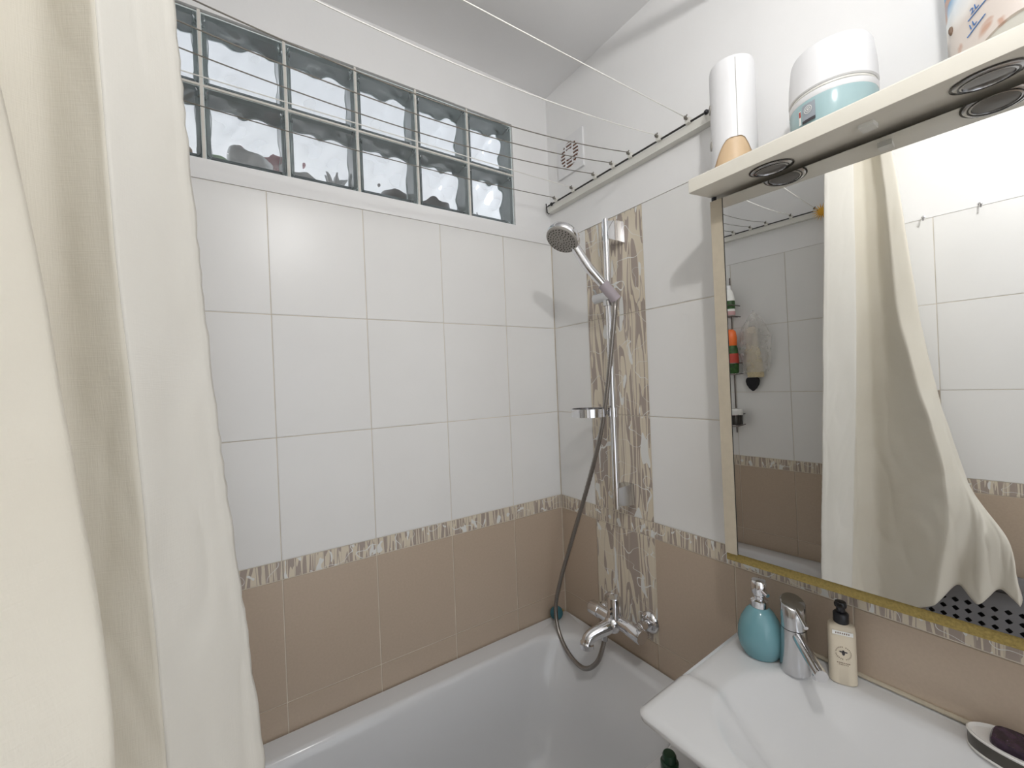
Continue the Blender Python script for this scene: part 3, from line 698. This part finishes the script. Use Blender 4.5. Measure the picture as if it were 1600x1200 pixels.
for txt, u, v in (('2L', .205, .295), ('1L', .19, .20)):
    p_ = pouch_pt(u, v, -1); pu = (pouch_pt(u+.03, v, -1)-p_).normalized(); pv = (pouch_pt(u, v+.05, -1)-p_).normalized(); pn = pu.cross(pv).normalized()
    if pn.x > 0: pn = -pn
    pv = pn.cross(pu).normalized(); q = p_+pn*.0012
    if pv.z < 0: pv = -pv
    mt = Matrix(((pu.x, pv.x, pn.x, q.x), (pu.y, pv.y, pn.y, q.y), (pu.z, pv.z, pn.z, q.z), (0, 0, 0, 1)))
    o = text_mesh(txt, .012, 'blue_print', pw, mt, 'litre_mark')
    bm = NB(); tube(bm, [q-pu*.012-pv*.008, q+pu*.016-pv*.0075], .0007, 6); fin('litre_line', bm, 'blue_print', pw)

# ---------------------------------------------------------------- basin
BZ = -.186
bas = thing('basin', V(-.2, -1.02, BZ-.1), 'white porcelain basin with a flat square corner beside the tub', 'basin')
NX, NY = 44, 60
BYL, BYR = -.712, -1.33
def basin_top(fx, fy):
    # fx 0 at the wall .. 1 at the front edge, fy 0 at the left edge .. 1 at the right edge
    x = -.002-.446*fx; y = BYL+(BYR-BYL)*fy - .018*fx*(1-fy) + .018*fx*fy*0
    # soft step along the curve in front of the tap
    edge = -.283+.020*math.exp(-((y+.78)/.05)**2)*.5-1.15*max(0, -.78-y)**2*1.0-.12*max(0, -.80-y)
    stp = 1/(1+math.exp(-(x-edge)/.0045))
    z = BZ-.0085*stp
    dx = (x+.235)/.185; dy = (y+1.03)/.235
    r = (abs(dx)**2.4+abs(dy)**2.4)**(1/2.4)
    if r < 1: z -= .085*(1-r**2.2)**1.15*(1 if r > 0 else 1)
    e = max(0, .008-(.446+x+.002)) ; 
    return x, y, z
bm = NB(); g = []
for i in range(NX+1):
    row = []
    for j in range(NY+1):
        x, y, z = basin_top(i/NX, j/NY)
        # round the rim and the front corner
        dl_ = min((1-i/NX)*.446, j/NY*.618, (1-j/NY)*.618)
        if dl_ < .006: z -= .006*(1-math.sqrt(max(0, 1-((.006-dl_)/.006)**2)))
        cr = .022; px, py = (1-i/NX)*.446, j/NY*.618
        if px < cr and py < cr:
            dd = Vector((cr-px, cr-py)); 
            m_ = max(abs(dd.x), abs(dd.y)); s_ = m_/dd.length if dd.length > 1e-9 else 1
            x += (cr-px)*(1-s_); y -= (cr-py)*(1-s_)
        row.append(bm.verts.new(V(x, y, z)))
    g.append(row)
for i in range(NX):
    for j in range(NY): bm.faces.new((g[i][j], g[i][j+1], g[i+1][j+1], g[i+1][j]))
lp = [g[i][0] for i in range(NX)]+[g[NX][j] for j in range(NY)]+[g[i][NY] for i in range(NX, 0, -1)]+[g[0][j] for j in range(NY, 0, -1)]
c_ = V(-.22, -1.02, 0); prev = lp
for off, dz in ((.0006, -.008), (-.001, -.016), (-.006, -.020)):
    nw = []
    for v in lp:
        d = Vector((v.co.x-c_.x, v.co.y-c_.y, 0)); d = Vector((max(-1, min(1, d.x*6)), max(-1, min(1, d.y*4)), 0))
        p_ = Vector((v.co.x, v.co.y, BZ+Z0))+d*off+Vector((0, 0, dz)); p_.x = min(p_.x, -.001); nw.append(bm.verts.new(p_))
    for i in range(len(lp)):
        k = (i+1) % len(lp); bm.faces.new((prev[i], prev[k], nw[k], nw[i]))
    prev = nw
nw = [bm.verts.new(Vector((min(-.002, c_.x+.03+(v.co.x-c_.x)*.5), c_.y-.03+(v.co.y-c_.y)*.55, BZ-.115+Z0))) for v in lp]
for i in range(len(lp)):
    k = (i+1) % len(lp); bm.faces.new((prev[i], prev[k], nw[k], nw[i]))
bm.faces.new(nw)
fin('bowl', bm, 'porcelain', bas, angle=70)
bm = NB(); tube(bm, [V(-.003, -.80, BZ-.002), V(-.003, -1.32, BZ-.002)], .0045, 8); fin('silicone_seam', bm, 'laminate', bas)
bm = NB(); lathe(bm, V(-.235, -1.03, BZ-.0902), Vector((0, 0, 1)), [(.022, 0), (.022, .002), (.018, .003), (.001, .001)], 24); fin('waste', bm, 'chrome', bas)
van = thing('vanity_unit', V(-.19, -1.02, -1.04), 'white vanity unit under the basin', 'cabinet')
B('carcass', (-.005, -.80, .06), (-.32, -1.28, BZ-.118+Z0), 'vanity_white', van)
for y0, y1, hy in ((-.803, -1.038, -1.02), (-1.042, -1.277, -1.06)):
    d_ = B('door', (-.321, y0, .08), (-.338, y1, BZ-.13+Z0), 'vanity_white', van)
    bm = NB(); cyl(bm, Vector((-.346, hy, .50)), Vector((-.346, hy, .62)), .005); fin('handle', bm, 'chrome', d_)
B('plinth', (-.02, -.82, 0), (-.30, -1.26, .06), 'vanity_white', van)

DECK = BZ-.0083
# soap dispenser
sd = thing('soap_dispenser', V(-.080, -.787, DECK), 'teal ceramic soap dispenser with chrome pump on the basin', 'soap dispenser')
s0 = V(-.080, -.787, DECK)
bm = NB(); lathe(bm, s0, Vector((0, 0, 1)), [(.030, 0), (.036, .002), (.0445, .018), (.0475, .036), (.0455, .058), (.0385, .080), (.028, .098), (.018, .108), (.014, .110)], 40); fin('body', bm, 'teal_ceramic', sd)
bm = NB(); lathe(bm, s0, Vector((0, 0, 1)), [(.0175, .107), (.0185, .109), (.0185, .124), (.016, .126), (.0125, .128), (.0125, .134), (.0155, .137), (.0155, .140)], 32); fin('collar', bm, 'chrome', sd)
bm = NB(); lathe(bm, s0, Vector((0, 0, 1)), [(.0155, .140), (.0165, .143), (.0165, .165), (.014, .169), (.001, .170)], 32); pu_ = fin('pump_head', bm, 'chrome', sd)
bm = NB(); cyl(bm, s0+Vector((-.006, -.010, .150)), s0+Vector((-.014, -.026, .146)), .0055, .0045); fin('nozzle', bm, 'chrome', pu_)
# basin tap: turned body, spout and lever point across the bowl
bt = thing('basin_tap', V(-.080, -.857, DECK), 'chrome basin tap with slanted top and straight spout', 'tap')
b0 = V(-.080, -.857, DECK); dirn = Vector((-.72, -.69, 0)).normalized()
bm = NB(); rings = []; n = 40
for h, r, tl in ((0, .0285, 0), (.004, .0285, 0), (.092, .0235, .0)):
    rings.append([b0+Vector((r*math.cos(2*math.pi*i/n), r*math.sin(2*math.pi*i/n), h)) for i in range(n)])
loft(bm, rings); fin('body', bm, 'satin_chrome', bt)
bm = NB(); rings = []
for h, r, tl in ((.0935, .0235, 0), (.118, .0235, .18), (.146, .0235, .40), (.148, .0215, .40), (.1485, .0005, .40)):
    rings.append([b0+Vector((r*math.cos(2*math.pi*i/n), r*math.sin(2*math.pi*i/n), h-tl*r*(math.cos(2*math.pi*i/n)*dirn.x+math.sin(2*math.pi*i/n)*dirn.y))) for i in range(n)])
loft(bm, rings); lev = fin('lever_cap', bm, 'satin_chrome', bt)
bm = NB(); la = b0+dirn*.018+Vector((0, 0, .139)); lb = b0+dirn*.060+Vector((0, 0, .124)); tube(bm, [la, lb], .0042, 14); fin('lever', bm, 'chrome', lev)
bm = NB(); sa = b0+dirn*.010+Vector((0, 0, .083)); sb_ = b0+dirn*.118+Vector((0, 0, .066)); tube(bm, [sa, sb_-dirn*.008, sb_], .0112, 24); sp2 = fin('spout', bm, 'chrome', bt, angle=50)
bm = NB(); cyl(bm, sb_-dirn*.012+Vector((0, 0, -.006)), sb_-dirn*.011+Vector((0, 0, -.013)), .0105); fin('aerator', bm, 'satin_chrome', sp2)
bm = NB(); tube(bm, [b0+dirn*.0235+Vector((0, 0, .087)), b0+dirn*.0255+Vector((0, 0, .0868))], .003, 10); fin('dot', bm, 'dark_rod', bt)
# lotion bottle
lo = thing('lotion_bottle', V(-.040, -.930, DECK), 'cream lotion bottle with black pump and bee emblem', 'bottle')
l0 = V(-.040, -.930, DECK); lt = Vector((.42, -.91, 0)).normalized(); ln = Vector((-.91, -.42, 0)).normalized()
def lring(h, a, b, n=40):
    out = []
    for i in range(n):
        q = 2*math.pi*i/n; cq, sq = math.cos(q), math.sin(q)
        e = .72
        out.append(l0+lt*(a*math.copysign(abs(cq)**e, cq))+ln*(b*math.copysign(abs(sq)**e, sq))+Vector((0, 0, h)))
    return out
bm = NB(); loft(bm, [lring(0, .021, .015), lring(.003, .0235, .0175), lring(.06, .0235, .0175), lring(.108, .0235, .0165), lring(.117, .0225, .015), lring(.121, .018, .013), lring(.123, .010, .010)]); lbod = fin('body', bm, 'cream_bottle', lo)
bm = NB(); lathe(bm, l0, Vector((0, 0, 1)), [(.0125, .122), (.0135, .124), (.0135, .141), (.011, .144), (.0075, .145), (.0075, .153), (.0105, .155), (.011, .160), (.009, .165), (.001, .166)], 28); pmp = fin('pump', bm, 'black_plastic', lo)
bm = NB(); cyl(bm, l0+Vector((-.004, -.002, .160)), l0+Vector((-.018, -.006, .158)), .0038); fin('nozzle', bm, 'black_plastic', pmp)
def lp_(a, h, out=.0182): return l0+ln*out+lt*a+Vector((0, 0, h))
def lbox(bm, a0, a1, h0, h1, out=.0178):
    loft(bm, [[lp_(a0, h0, out), lp_(a1, h0, out), lp_(a1, h1, out), lp_(a0, h1, out)], [lp_(a0, h0, out+.0006), lp_(a1, h0, out+.0006), lp_(a1, h1, out+.0006), lp_(a0, h1, out+.0006)]])
bm = NB(); lbox(bm, -.017, .017, .103, .111, .0166); fin('name_strip', bm, 'white_print', lbod)
bm = NB()
for k in range(7): lbox(bm, -.012+.0035*k, -.0102+.0035*k, .1055, .1085, .0174)
fin('name_print', bm, 'brown_print', lbod)
bm = NB()
for k in range(26):
    if k % 7 == 6: continue
    q = 2*math.pi*k/26; c = lp_(.0125*math.cos(q), .067+.0125*math.sin(q)); u_ = lt*math.cos(q)+Vector((0, 0, math.sin(q))); tube(bm, [c-u_*.001, c+u_*.001], .00045, 5)
for k in range(8): lbox(bm, -.011+.0028*k, -.0095+.0028*k, .046, .0475); 
for k in range(6): lbox(bm, -.008+.0028*k, -.0066+.0028*k, .0425, .0436)
fin('ring_print', bm, 'brown_print', lbod)
bm = NB()
for da, dh, ra, rh in ((0, 0, .0026, .0046), (-.0035, .0025, .0035, .0014), (.0035, .0025, .0035, .0014), (0, .0045, .0018, .0018)):
    vs = [bm.verts.new(lp_(da+ra*math.cos(q*math.pi/8), .067+dh+rh*math.sin(q*math.pi/8), .0184)) for q in range(16)]; bm.faces.new(vs)
fin('bee_emblem', bm, 'dark_print', lbod, smooth=False)
# soap dish with dark soap
di = thing('soap_dish', V(-.044, -1.185, DECK), 'dark oval soap dish with white rim at the back of the basin', 'soap dish')
def dring(h, a, b, n=44): return [V(-.044+b*math.cos(2*math.pi*i/n), -1.185+a*math.copysign(abs(math.sin(2*math.pi*i/n))**.9, math.sin(2*math.pi*i/n)), DECK+h) for i in range(n)]
bm = NB(); loft(bm, [dring(.001, .074, .036), dring(.004, .0775, .0385), dring(.025, .078, .039)], cap1=False); fin('side', bm, 'dish_dark', di)
bm = NB(); loft(bm, [dring(0, .076, .037), dring(.001, .0785, .0393), dring(.0035, .0785, .0393), dring(.0045, .0775, .0385)]); fin('base_rim', bm, 'dish_white', di)
bm = NB(); loft(bm, [dring(.0248, .0782, .0392), dring(.0275, .079, .040), dring(.029, .077, .038), dring(.027, .0735, .0345), dring(.018, .070, .031)]); fin('rim', bm, 'dish_white', di)
bm = NB()
def sring(h, s_): return [V(-.043+.028*s_*math.copysign(abs(math.cos(q))**.45, math.cos(q)), -1.192+.060*s_*math.copysign(abs(math.sin(q))**.45, math.sin(q)), DECK+h) for q in [2*math.pi*i/40 for i in range(40)]]
loft(bm, [sring(.0185, .94), sring(.023, .97), sring(.033, .96), sring(.037, .92), sring(.037, .4)]); tag(fin('soap_bar', bm, 'soap_purple'), 'dark purple soap bar lying in the oval dish', 'soap')

# ---------------------------------------------------------------- shower curtain
def lerp_tab(tab, z):
    tab = sorted(tab)
    if z <= tab[0][0]: a, b = tab[0], tab[1]
    elif z >= tab[-1][0]: a, b = tab[-2], tab[-1]
    else:
        for a, b in zip(tab, tab[1:]):
            if a[0] <= z <= b[0]: break
    t = (z-a[0])/(b[0]-a[0]); t = max(-.6, min(1.3, t))
    return a[1]+(b[1]-a[1])*t, a[2]+(b[2]-a[2])*t
knots = [
    (-.60, [(1.40, -1.122, -.735), (1.1, -1.117, -.722), (.87, -1.110, -.715), (.67, -1.101, -.707), (.53, -1.095, -.701), (.39, -1.086, -.700), (.24, -1.073, -.695), (.05, -1.060, -.690), (-.33, -1.030, -.680), (-.6, -1.02, -.68)]),
    (-.58, [(1.40, -1.145, -.77), (.8, -1.133, -.757), (.5, -1.121, -.747), (.24, -1.104, -.738), (-.33, -1.07, -.72), (-.6, -1.06, -.71)]),
    (-.55, [(1.40, -1.170, -.805), (1.18, -1.165, -.806), (.77, -1.157, -.800), (.57, -1.152, -.796), (.46, -1.146, -.792), (.24, -1.138, -.785), (-.35, -1.12, -.758), (-.6, -1.11, -.75)]),
    (-.50, [(1.40, -1.206, -.782), (.8, -1.200, -.775), (.4, -1.190, -.770), (0, -1.18, -.775), (-.5, -1.16, -.765)]),
    (-.48, [(1.40, -1.262, -.812), (.8, -1.255, -.810), (.4, -1.240, -.812), (0, -1.22, -.82), (-.5, -1.19, -.82)]),
    (-.46, [(1.40, -1.255, -.845), (.8, -1.242, -.855), (.4, -1.215, -.872), (.1, -1.19, -.89), (-.46, -1.17, -.90)]),
    (-.40, [(1.40, -1.225, -.862), (1.06, -1.212, -.886), (.80, -1.198, -.898), (.70, -1.190, -.902), (.637, -1.181, -.908), (.593, -1.174, -.914), (.50, -1.158, -.932), (.338, -1.137, -.961), (.278, -1.128, -.979), (.08, -1.130, -1.015), (-.1, -1.13, -1.02), (-.4, -1.14, -.975)]),
    (-.315, [(1.40, -1.222, -.895), (.6, -1.200, -.965), (.3, -1.18, -1.005), (.08, -1.165, -1.040), (-.05, -1.155, -1.075), (-.32, -1.19, -1.03)]),
    (-.375, [(1.40, -1.255, -.880), (.6, -1.235, -.955), (.3, -1.215, -1.005), (.05, -1.19, -1.05), (-.08, -1.16, -1.10), (-.38, -1.155, -1.075)]),
    (-.295, [(1.40, -1.290, -.842), (.6, -1.265, -.945), (.3, -1.245, -1.00), (.0, -1.21, -1.07), (-.12, -1.165, -1.135), (-.30, -1.18, -1.125)]),
    (-.345, [(1.40, -1.325, -.830), (.6, -1.300, -.930), (.3, -1.275, -.99), (.0, -1.235, -1.06), (-.14, -1.175, -1.155), (-.35, -1.16, -1.170)]),
    (-.33, [(1.40, -1.375, -.815), (.6, -1.345, -.90), (.3, -1.32, -.95), (.0, -1.28, -1.02), (-.15, -1.23, -1.13), (-.33, -1.22, -1.175)]),
]
NT_, NS_ = 150, 12
rows_c = []
for i in range(NT_+1):
    t_ = i/NT_; kp = []
    for zh, tab in knots:
        z = 1.40+(zh-1.40)*t_; x, y = lerp_tab(tab, z); kp.append(V(x, y, z))
    pts = []
    for k_ in range(len(kp)-1):
        for q_ in range(NS_): pts.append(kp[k_].lerp(kp[k_+1], q_/NS_))
    pts.append(kp[-1])
    for it in range(8):
        nw = pts[:]
        for j in range(1, len(pts)-1):
            w_ = .5
            if min(abs(j-2*NS_), abs(j-6*NS_)) <= 2: w_ = .05
            nw[j] = pts[j].lerp((pts[j-1]+pts[j+1])/2, w_)
        pts = nw
    rows_c.append(pts)
# smooth vertically so that the tables leave no kinks
for it in range(6):
    nr = [r[:] for r in rows_c]
    for i in range(1, NT_):
        for j in range(len(rows_c[0])): nr[i][j] = (rows_c[i-1][j]+rows_c[i][j]*2+rows_c[i+1][j])/4
    rows_c = nr
nS = len(rows_c[0]); g = []
for i, r in enumerate(rows_c):
    row = []
    for j, p in enumerate(r):
        a = r[max(0, j-1)]; b = r[min(nS-1, j+1)]; tn = (b-a); nr_ = Vector((tn.y, -tn.x, 0)).normalized()
        low = .25+.6*min(1, max(0, (1.75-p.z)/.8))
        sj = j/nS
        w_ = noise.noise(Vector((sj*8, p.z*4.8, 1.3)))*.0030*low + noise.noise(Vector((sj*20+p.z*5, p.z*11, 4)))*.0016*low
        # slanting creases
        for ax_, bz_, am in ((3.2, 7.5, .0022), (-4.1, 9.0, .0018)):
            r_ = noise.noise(Vector((sj*11+p.z*ax_, p.z*bz_*.55-sj*6, 7.7+ax_)))
            w_ += am*low*max(0, 1-abs(r_)*5)
        if j < 3: w_ += .0011*math.sin(p.z*150+math.sin(p.z*31)*3)*(1-j/3)
        if j in (2, 3): w_ -= .0008
        row.append(p+nr_*w_)
    g.append(row)
def cloth(name, j0, j1, mat, parent=None):
    bm = NB(); vs = [[bm.verts.new(g[i][j]) for j in range(j0, j1+1)] for i in range(NT_+1)]
    for i in range(NT_):
        for j in range(j1-j0): bm.faces.new((vs[i][j], vs[i][j+1], vs[i+1][j+1], vs[i+1][j]))
    bmesh.ops.recalc_face_normals(bm, faces=bm.faces)
    for f in bm.faces: f.smooth = True
    me = bpy.data.meshes.new(name); bm.to_mesh(me); bm.free(); o = newobj(name, me, mat, parent)
    sm = o.modifiers.new('thickness', 'SOLIDIFY'); sm.thickness = .0016; sm.offset = 0
    return o
cur = thing('shower_curtain', V(-1.2, -.85, -.5), 'cream cloth shower curtain drawn aside at the left', 'curtain')
cloth('drape', 2*NS_, nS-1, 'curtain_cloth', cur)
band = cloth('edge_band', 0, 2*NS_, 'band_cloth', cur); band['label'] = 'whiter cloth band along the free edge'
rod = thing('curtain_rod', V(-RL, -.80, 1.41), 'white curtain rod above the tub edge', 'rod')
bm = NB(); cyl(bm, V(-RL+.002, -.80, 1.415), V(-.002, -.80, 1.415), .012); fin('pole', bm, 'white_plastic', rod)

# ---------------------------------------------------------------- things on the far wall (seen in the mirror)
XO = -RL
cad = thing('shower_caddy', V(XO, -.17, .15), 'dark wire shower caddy with three shelves, seen in the mirror', 'caddy')
for yy in (-.10, -.24):
    bm = NB(); cyl(bm, V(XO+.006, yy, .12), V(XO+.006, yy, .92), .003, n=8); fin('upright', bm, 'wire_metal', cad)
for zz in (.715, .425, .165):
    bm = NB(); y0, y1, x1 = -.04, -.283, XO+.115
    for h in (0, .055):
        tube(bm, [V(XO+.006, y0, zz+h), V(x1-.02, y0, zz+h), V(x1, y0-.02, zz+h), V(x1, y1+.02, zz+h), V(x1-.02, y1, zz+h), V(XO+.006, y1, zz+h)], .0026, 6)
    for k in range(9):
        yy = y0+(y1-y0)*(k+.5)/9; tube(bm, [V(XO+.006, yy, zz), V(x1, yy, zz)], .0018, 6)
    for yy in (y0-.03, y1+.03): tube(bm, [V(x1, yy, zz), V(x1, yy, zz+.055)], .002, 6)
    fin('wire_shelf', bm, 'wire_metal', cad)
def bottle(x, y, z, parts, label, cat='bottle', sy=.6, name='bottle'):
    t = thing(name, V(x, y, z), label, cat, 'bottles on the caddy')
    for nm, prof, mat in parts:
        bm = NB(); lathe(bm, V(x, y, z), Vector((0, 0, 1)), prof, 24, 1, 1); fin(nm, bm, mat, t)
    return t
bottle(XO+.06, -.250, .7187, [('body', [(.026, 0), (.030, .004), (.030, .095), (.022, .125), (.014, .135)], 'white_print'), ('band', [(.0302, .035), (.0306, .036), (.0306, .075), (.0302, .076)], 'green_label'), ('foot_band', [(.0303, .004), (.0308, .006), (.0308, .022), (.0303, .024)], 'pink_plastic'), ('cap', [(.015, .134), (.015, .152), (.013, .155)], 'white_plastic')], 'white and pink bottle on the top caddy shelf')
bottle(XO+.06, -.248, .4287, [('body', [(.032, 0), (.036, .005), (.038, .06), (.035, .125), (.031, .14)], 'green_label'), ('label_band', [(.0382, .05), (.0388, .053), (.0368, .10), (.0360, .10)], 'red_print'), ('cap', [(.031, .14), (.033, .145), (.034, .18), (.030, .21), (.020, .222), (.001, .224)], 'orange_plastic')], 'green shampoo bottle with large orange cap on the middle caddy shelf')
sb2 = thing('soap_tub', V(XO+.06, -.255, .1687), 'low white round tub on the lowest caddy shelf', 'tub')
bm = NB(); lathe(bm, V(XO+.06, -.255, .1687), Vector((0, 0, 1)), [(.032, 0), (.036, .003), (.036, .045), (.033, .05)], 28); fin('body', bm, 'dark_ring', sb2)
bm = NB(); lathe(bm, V(XO+.06, -.255, .2187), Vector((0, 0, 1)), [(.036, 0), (.038, .003), (.038, .026), (.034, .029), (.001, .03)], 28); fin('lid', bm, 'white_print', sb2)
# loofah glove in a clear bag with a black sponge below
lf = thing('loofah_mitt', V(XO+.03, -.345, .54), 'beige loofah mitt in a crumpled clear bag, seen in the mirror', 'loofah')
bm = NB()
def lring2(z, w, d, yc): return [V(XO+.030+d*math.cos(2*math.pi*i/28), yc+w*math.copysign(abs(math.sin(2*math.pi*i/28))**.6, math.sin(2*math.pi*i/28)), z) for i in range(28)]
loft(bm, [lring2(.405, .036, .012, -.352), lring2(.412, .038, .016, -.352), lring2(.48, .037, .018, -.347), lring2(.54, .034, .016, -.342), lring2(.548, .030, .010, -.342)]); fin('mitt', bm, 'loofah', lf)
bm = NB(); loft(bm, [lring2(.545, .028, .008, -.342), lring2(.64, .026, .008, -.340), lring2(.655, .018, .005, -.338)]); fin('paper_tag', bm, 'cream_bottle', lf)
bm = NB()
for k in range(4): box(bm, (XO+.0385, -.352, .57+.014*k+Z0), (XO+.0392, -.334, .576+.014*k+Z0))
fin('tag_print', bm, 'brown_print', lf, smooth=False)
bm = NB(); n = 30
rings = []
for z, w, d in ((.43, .055, .022), (.47, .066, .03), (.53, .070, .034), (.60, .066, .030), (.66, .052, .022), (.70, .025, .012), (.72, .010, .006)):
    rg = []
    for i in range(n):
        a = 2*math.pi*i/n; k = 1+.28*noise.noise(Vector((math.cos(a)*2.5, math.sin(a)*2.5, z*22)))
        rg.append(V(max(XO+.002, XO+.034+d*k*math.cos(a)), -.355+w*k*math.sin(a), z))
    rings.append(rg)
loft(bm, rings, cap0=False); fin('clear_bag', bm, 'clear_film', lf, angle=12)
bm = NB(); tube(bm, [V(XO+.002, -.345, .735), V(XO+.03, -.345, .735), V(XO+.034, -.345, .725)], .002, 6); fin('hook', bm, 'chrome', lf)
bs = thing('sponge', V(XO+.03, -.335, .37), 'black heart shaped sponge hanging below the loofah mitt', 'sponge')
bm = NB(); rings = []
for z, w in ((.336, .003), (.350, .018), (.368, .029), (.385, .033), (.398, .031), (.404, .024)):
    rings.append([V(XO+.028+.012*math.cos(2*math.pi*i/24)*min(1, w/.02), -.336+w*math.sin(2*math.pi*i/24), z) for i in range(24)])
loft(bm, rings); fin('pad', bm, 'black_sponge', bs)
# yellow ornament at the end of the far rail
og = thing('sun_ornament', V(XO+.05, -.655, 1.12), 'small yellow sun ornament at the end of the far rail', 'ornament')
bm = NB(); c = V(XO+.046, -.655, 1.115); lathe(bm, c, Vector((1, 0, 0)), [(.012, -.004), (.014, 0), (.012, .005), (.001, .007)], 20); fin('disc', bm, 'yellow_orange', og)
bm = NB()
for k in range(18):
    a = 2*math.pi*k/18; d = Vector((0, math.cos(a), math.sin(a))); u_ = Vector((0, -d.z, d.y)); b_ = c+d*.011
    bm_v = [bm.verts.new(p) for p in (b_+u_*.003+Vector((.002, 0, 0)), b_-u_*.003+Vector((.002, 0, 0)), b_-Vector((.003, 0, 0)), c+d*.040)]
    for f in ((0, 1, 3), (1, 2, 3), (2, 0, 3), (0, 2, 1)): bm.faces.new([bm_v[i] for i in f])
fin('ray', bm, 'yellow_orange', og, smooth=False)['kind'] = 'stuff'
for yy, lab in ((-.962, 'left small metal wall hook at the tile top, seen in the mirror'), (-1.108, 'right small metal wall hook at the tile top, seen in the mirror')):
    hk = thing('wall_hook', V(XO, yy, .995), lab, 'hook', 'wall hooks in the mirror')
    bm = NB(); lathe(bm, V(XO+.001, yy, .997), Vector((1, 0, 0)), [(.006, 0), (.006, .002), (.003, .003)], 16); fin('plate', bm, 'satin_chrome', hk)
    bm = NB(); tube(bm, spline([V(XO+.002, yy, .998), V(XO+.018, yy, .996), V(XO+.022, yy, .984), V(XO+.030, yy-.002, .980), V(XO+.036, yy-.003, .990)], 5), .0024, 8); fin('prong', bm, 'satin_chrome', hk)

# laundry basket under the curtain end, with diamond holes
lb = thing('laundry_basket', V(-1.30, -1.06, -1.04), 'dark grey perforated laundry basket under the curtain end', 'basket')
bx0, bx1, by0, by1, bz0, bz1 = -1.39, -1.215, -.945, -1.30, -1.035, -.315
bm = NB(); cs = .030; ny_ = int((by0-by1)/cs); nz__ = int((bz1-bz0)/cs)
for i in range(ny_):
    for j in range(nz__):
        y = by0-cs*(i+.5); z = bz0+cs*(j+.5)
        sq = [V(bx1, y+sx*cs/2, z+sz*cs/2) for sx, sz in ((1, 1), (0, 1), (-1, 1), (-1, 0), (-1, -1), (0, -1), (1, -1), (1, 0))]
        hole = j >= 8 and j < nz__-2
        if not hole: bm.faces.new([bm.verts.new(p) for p in sq]); continue
        q = .0095
        dm = [V(bx1, y+a*q, z+b*q) for a, b in ((.55, .55), (0, 1), (-.55, .55), (-1, 0), (-.55, -.55), (0, -1), (.55, -.55), (1, 0))]
        A = [bm.verts.new(p) for p in sq]; Bv = [bm.verts.new(p) for p in dm]
        for k in range(8): bm.faces.new((A[k], A[(k+1) % 8], Bv[(k+1) % 8], Bv[k]))
bmesh.ops.remove_doubles(bm, verts=bm.verts, dist=.0002)
fr = bmesh.ops.extrude_face_region(bm, geom=list(bm.faces))
for v in fr['geom']:
    if isinstance(v, bmesh.types.BMVert): v.co.x -= .004
fin('perforated_front', bm, 'basket_grey', lb, smooth=False)
B('inner_box', (bx0, by0-.005, bz0+Z0), (bx1-.02, by1+.005, bz1-.03+Z0), 'basket_inside', lb)
bm = NB(); box(bm, (bx0, by0+.004, bz1-.028+Z0), (bx1+.006, by1-.004, bz1-.012+Z0)); fin('lid', bm, 'basket_grey', lb, bevel=.004)
bm = NB(); ball(bm, V(-1.235, -1.222, bz1+.026), .040, 24, .9)
for v in bm.verts: v.co += Vector((noise.noise(v.co*40), noise.noise(v.co*40+Vector((9, 0, 0))), noise.noise(v.co*40+Vector((0, 9, 0)))))*.006
tag(fin('red_cloth', bm, 'red_cloth'), 'crumpled red cloth at the right edge below the curtain hem', 'cloth')
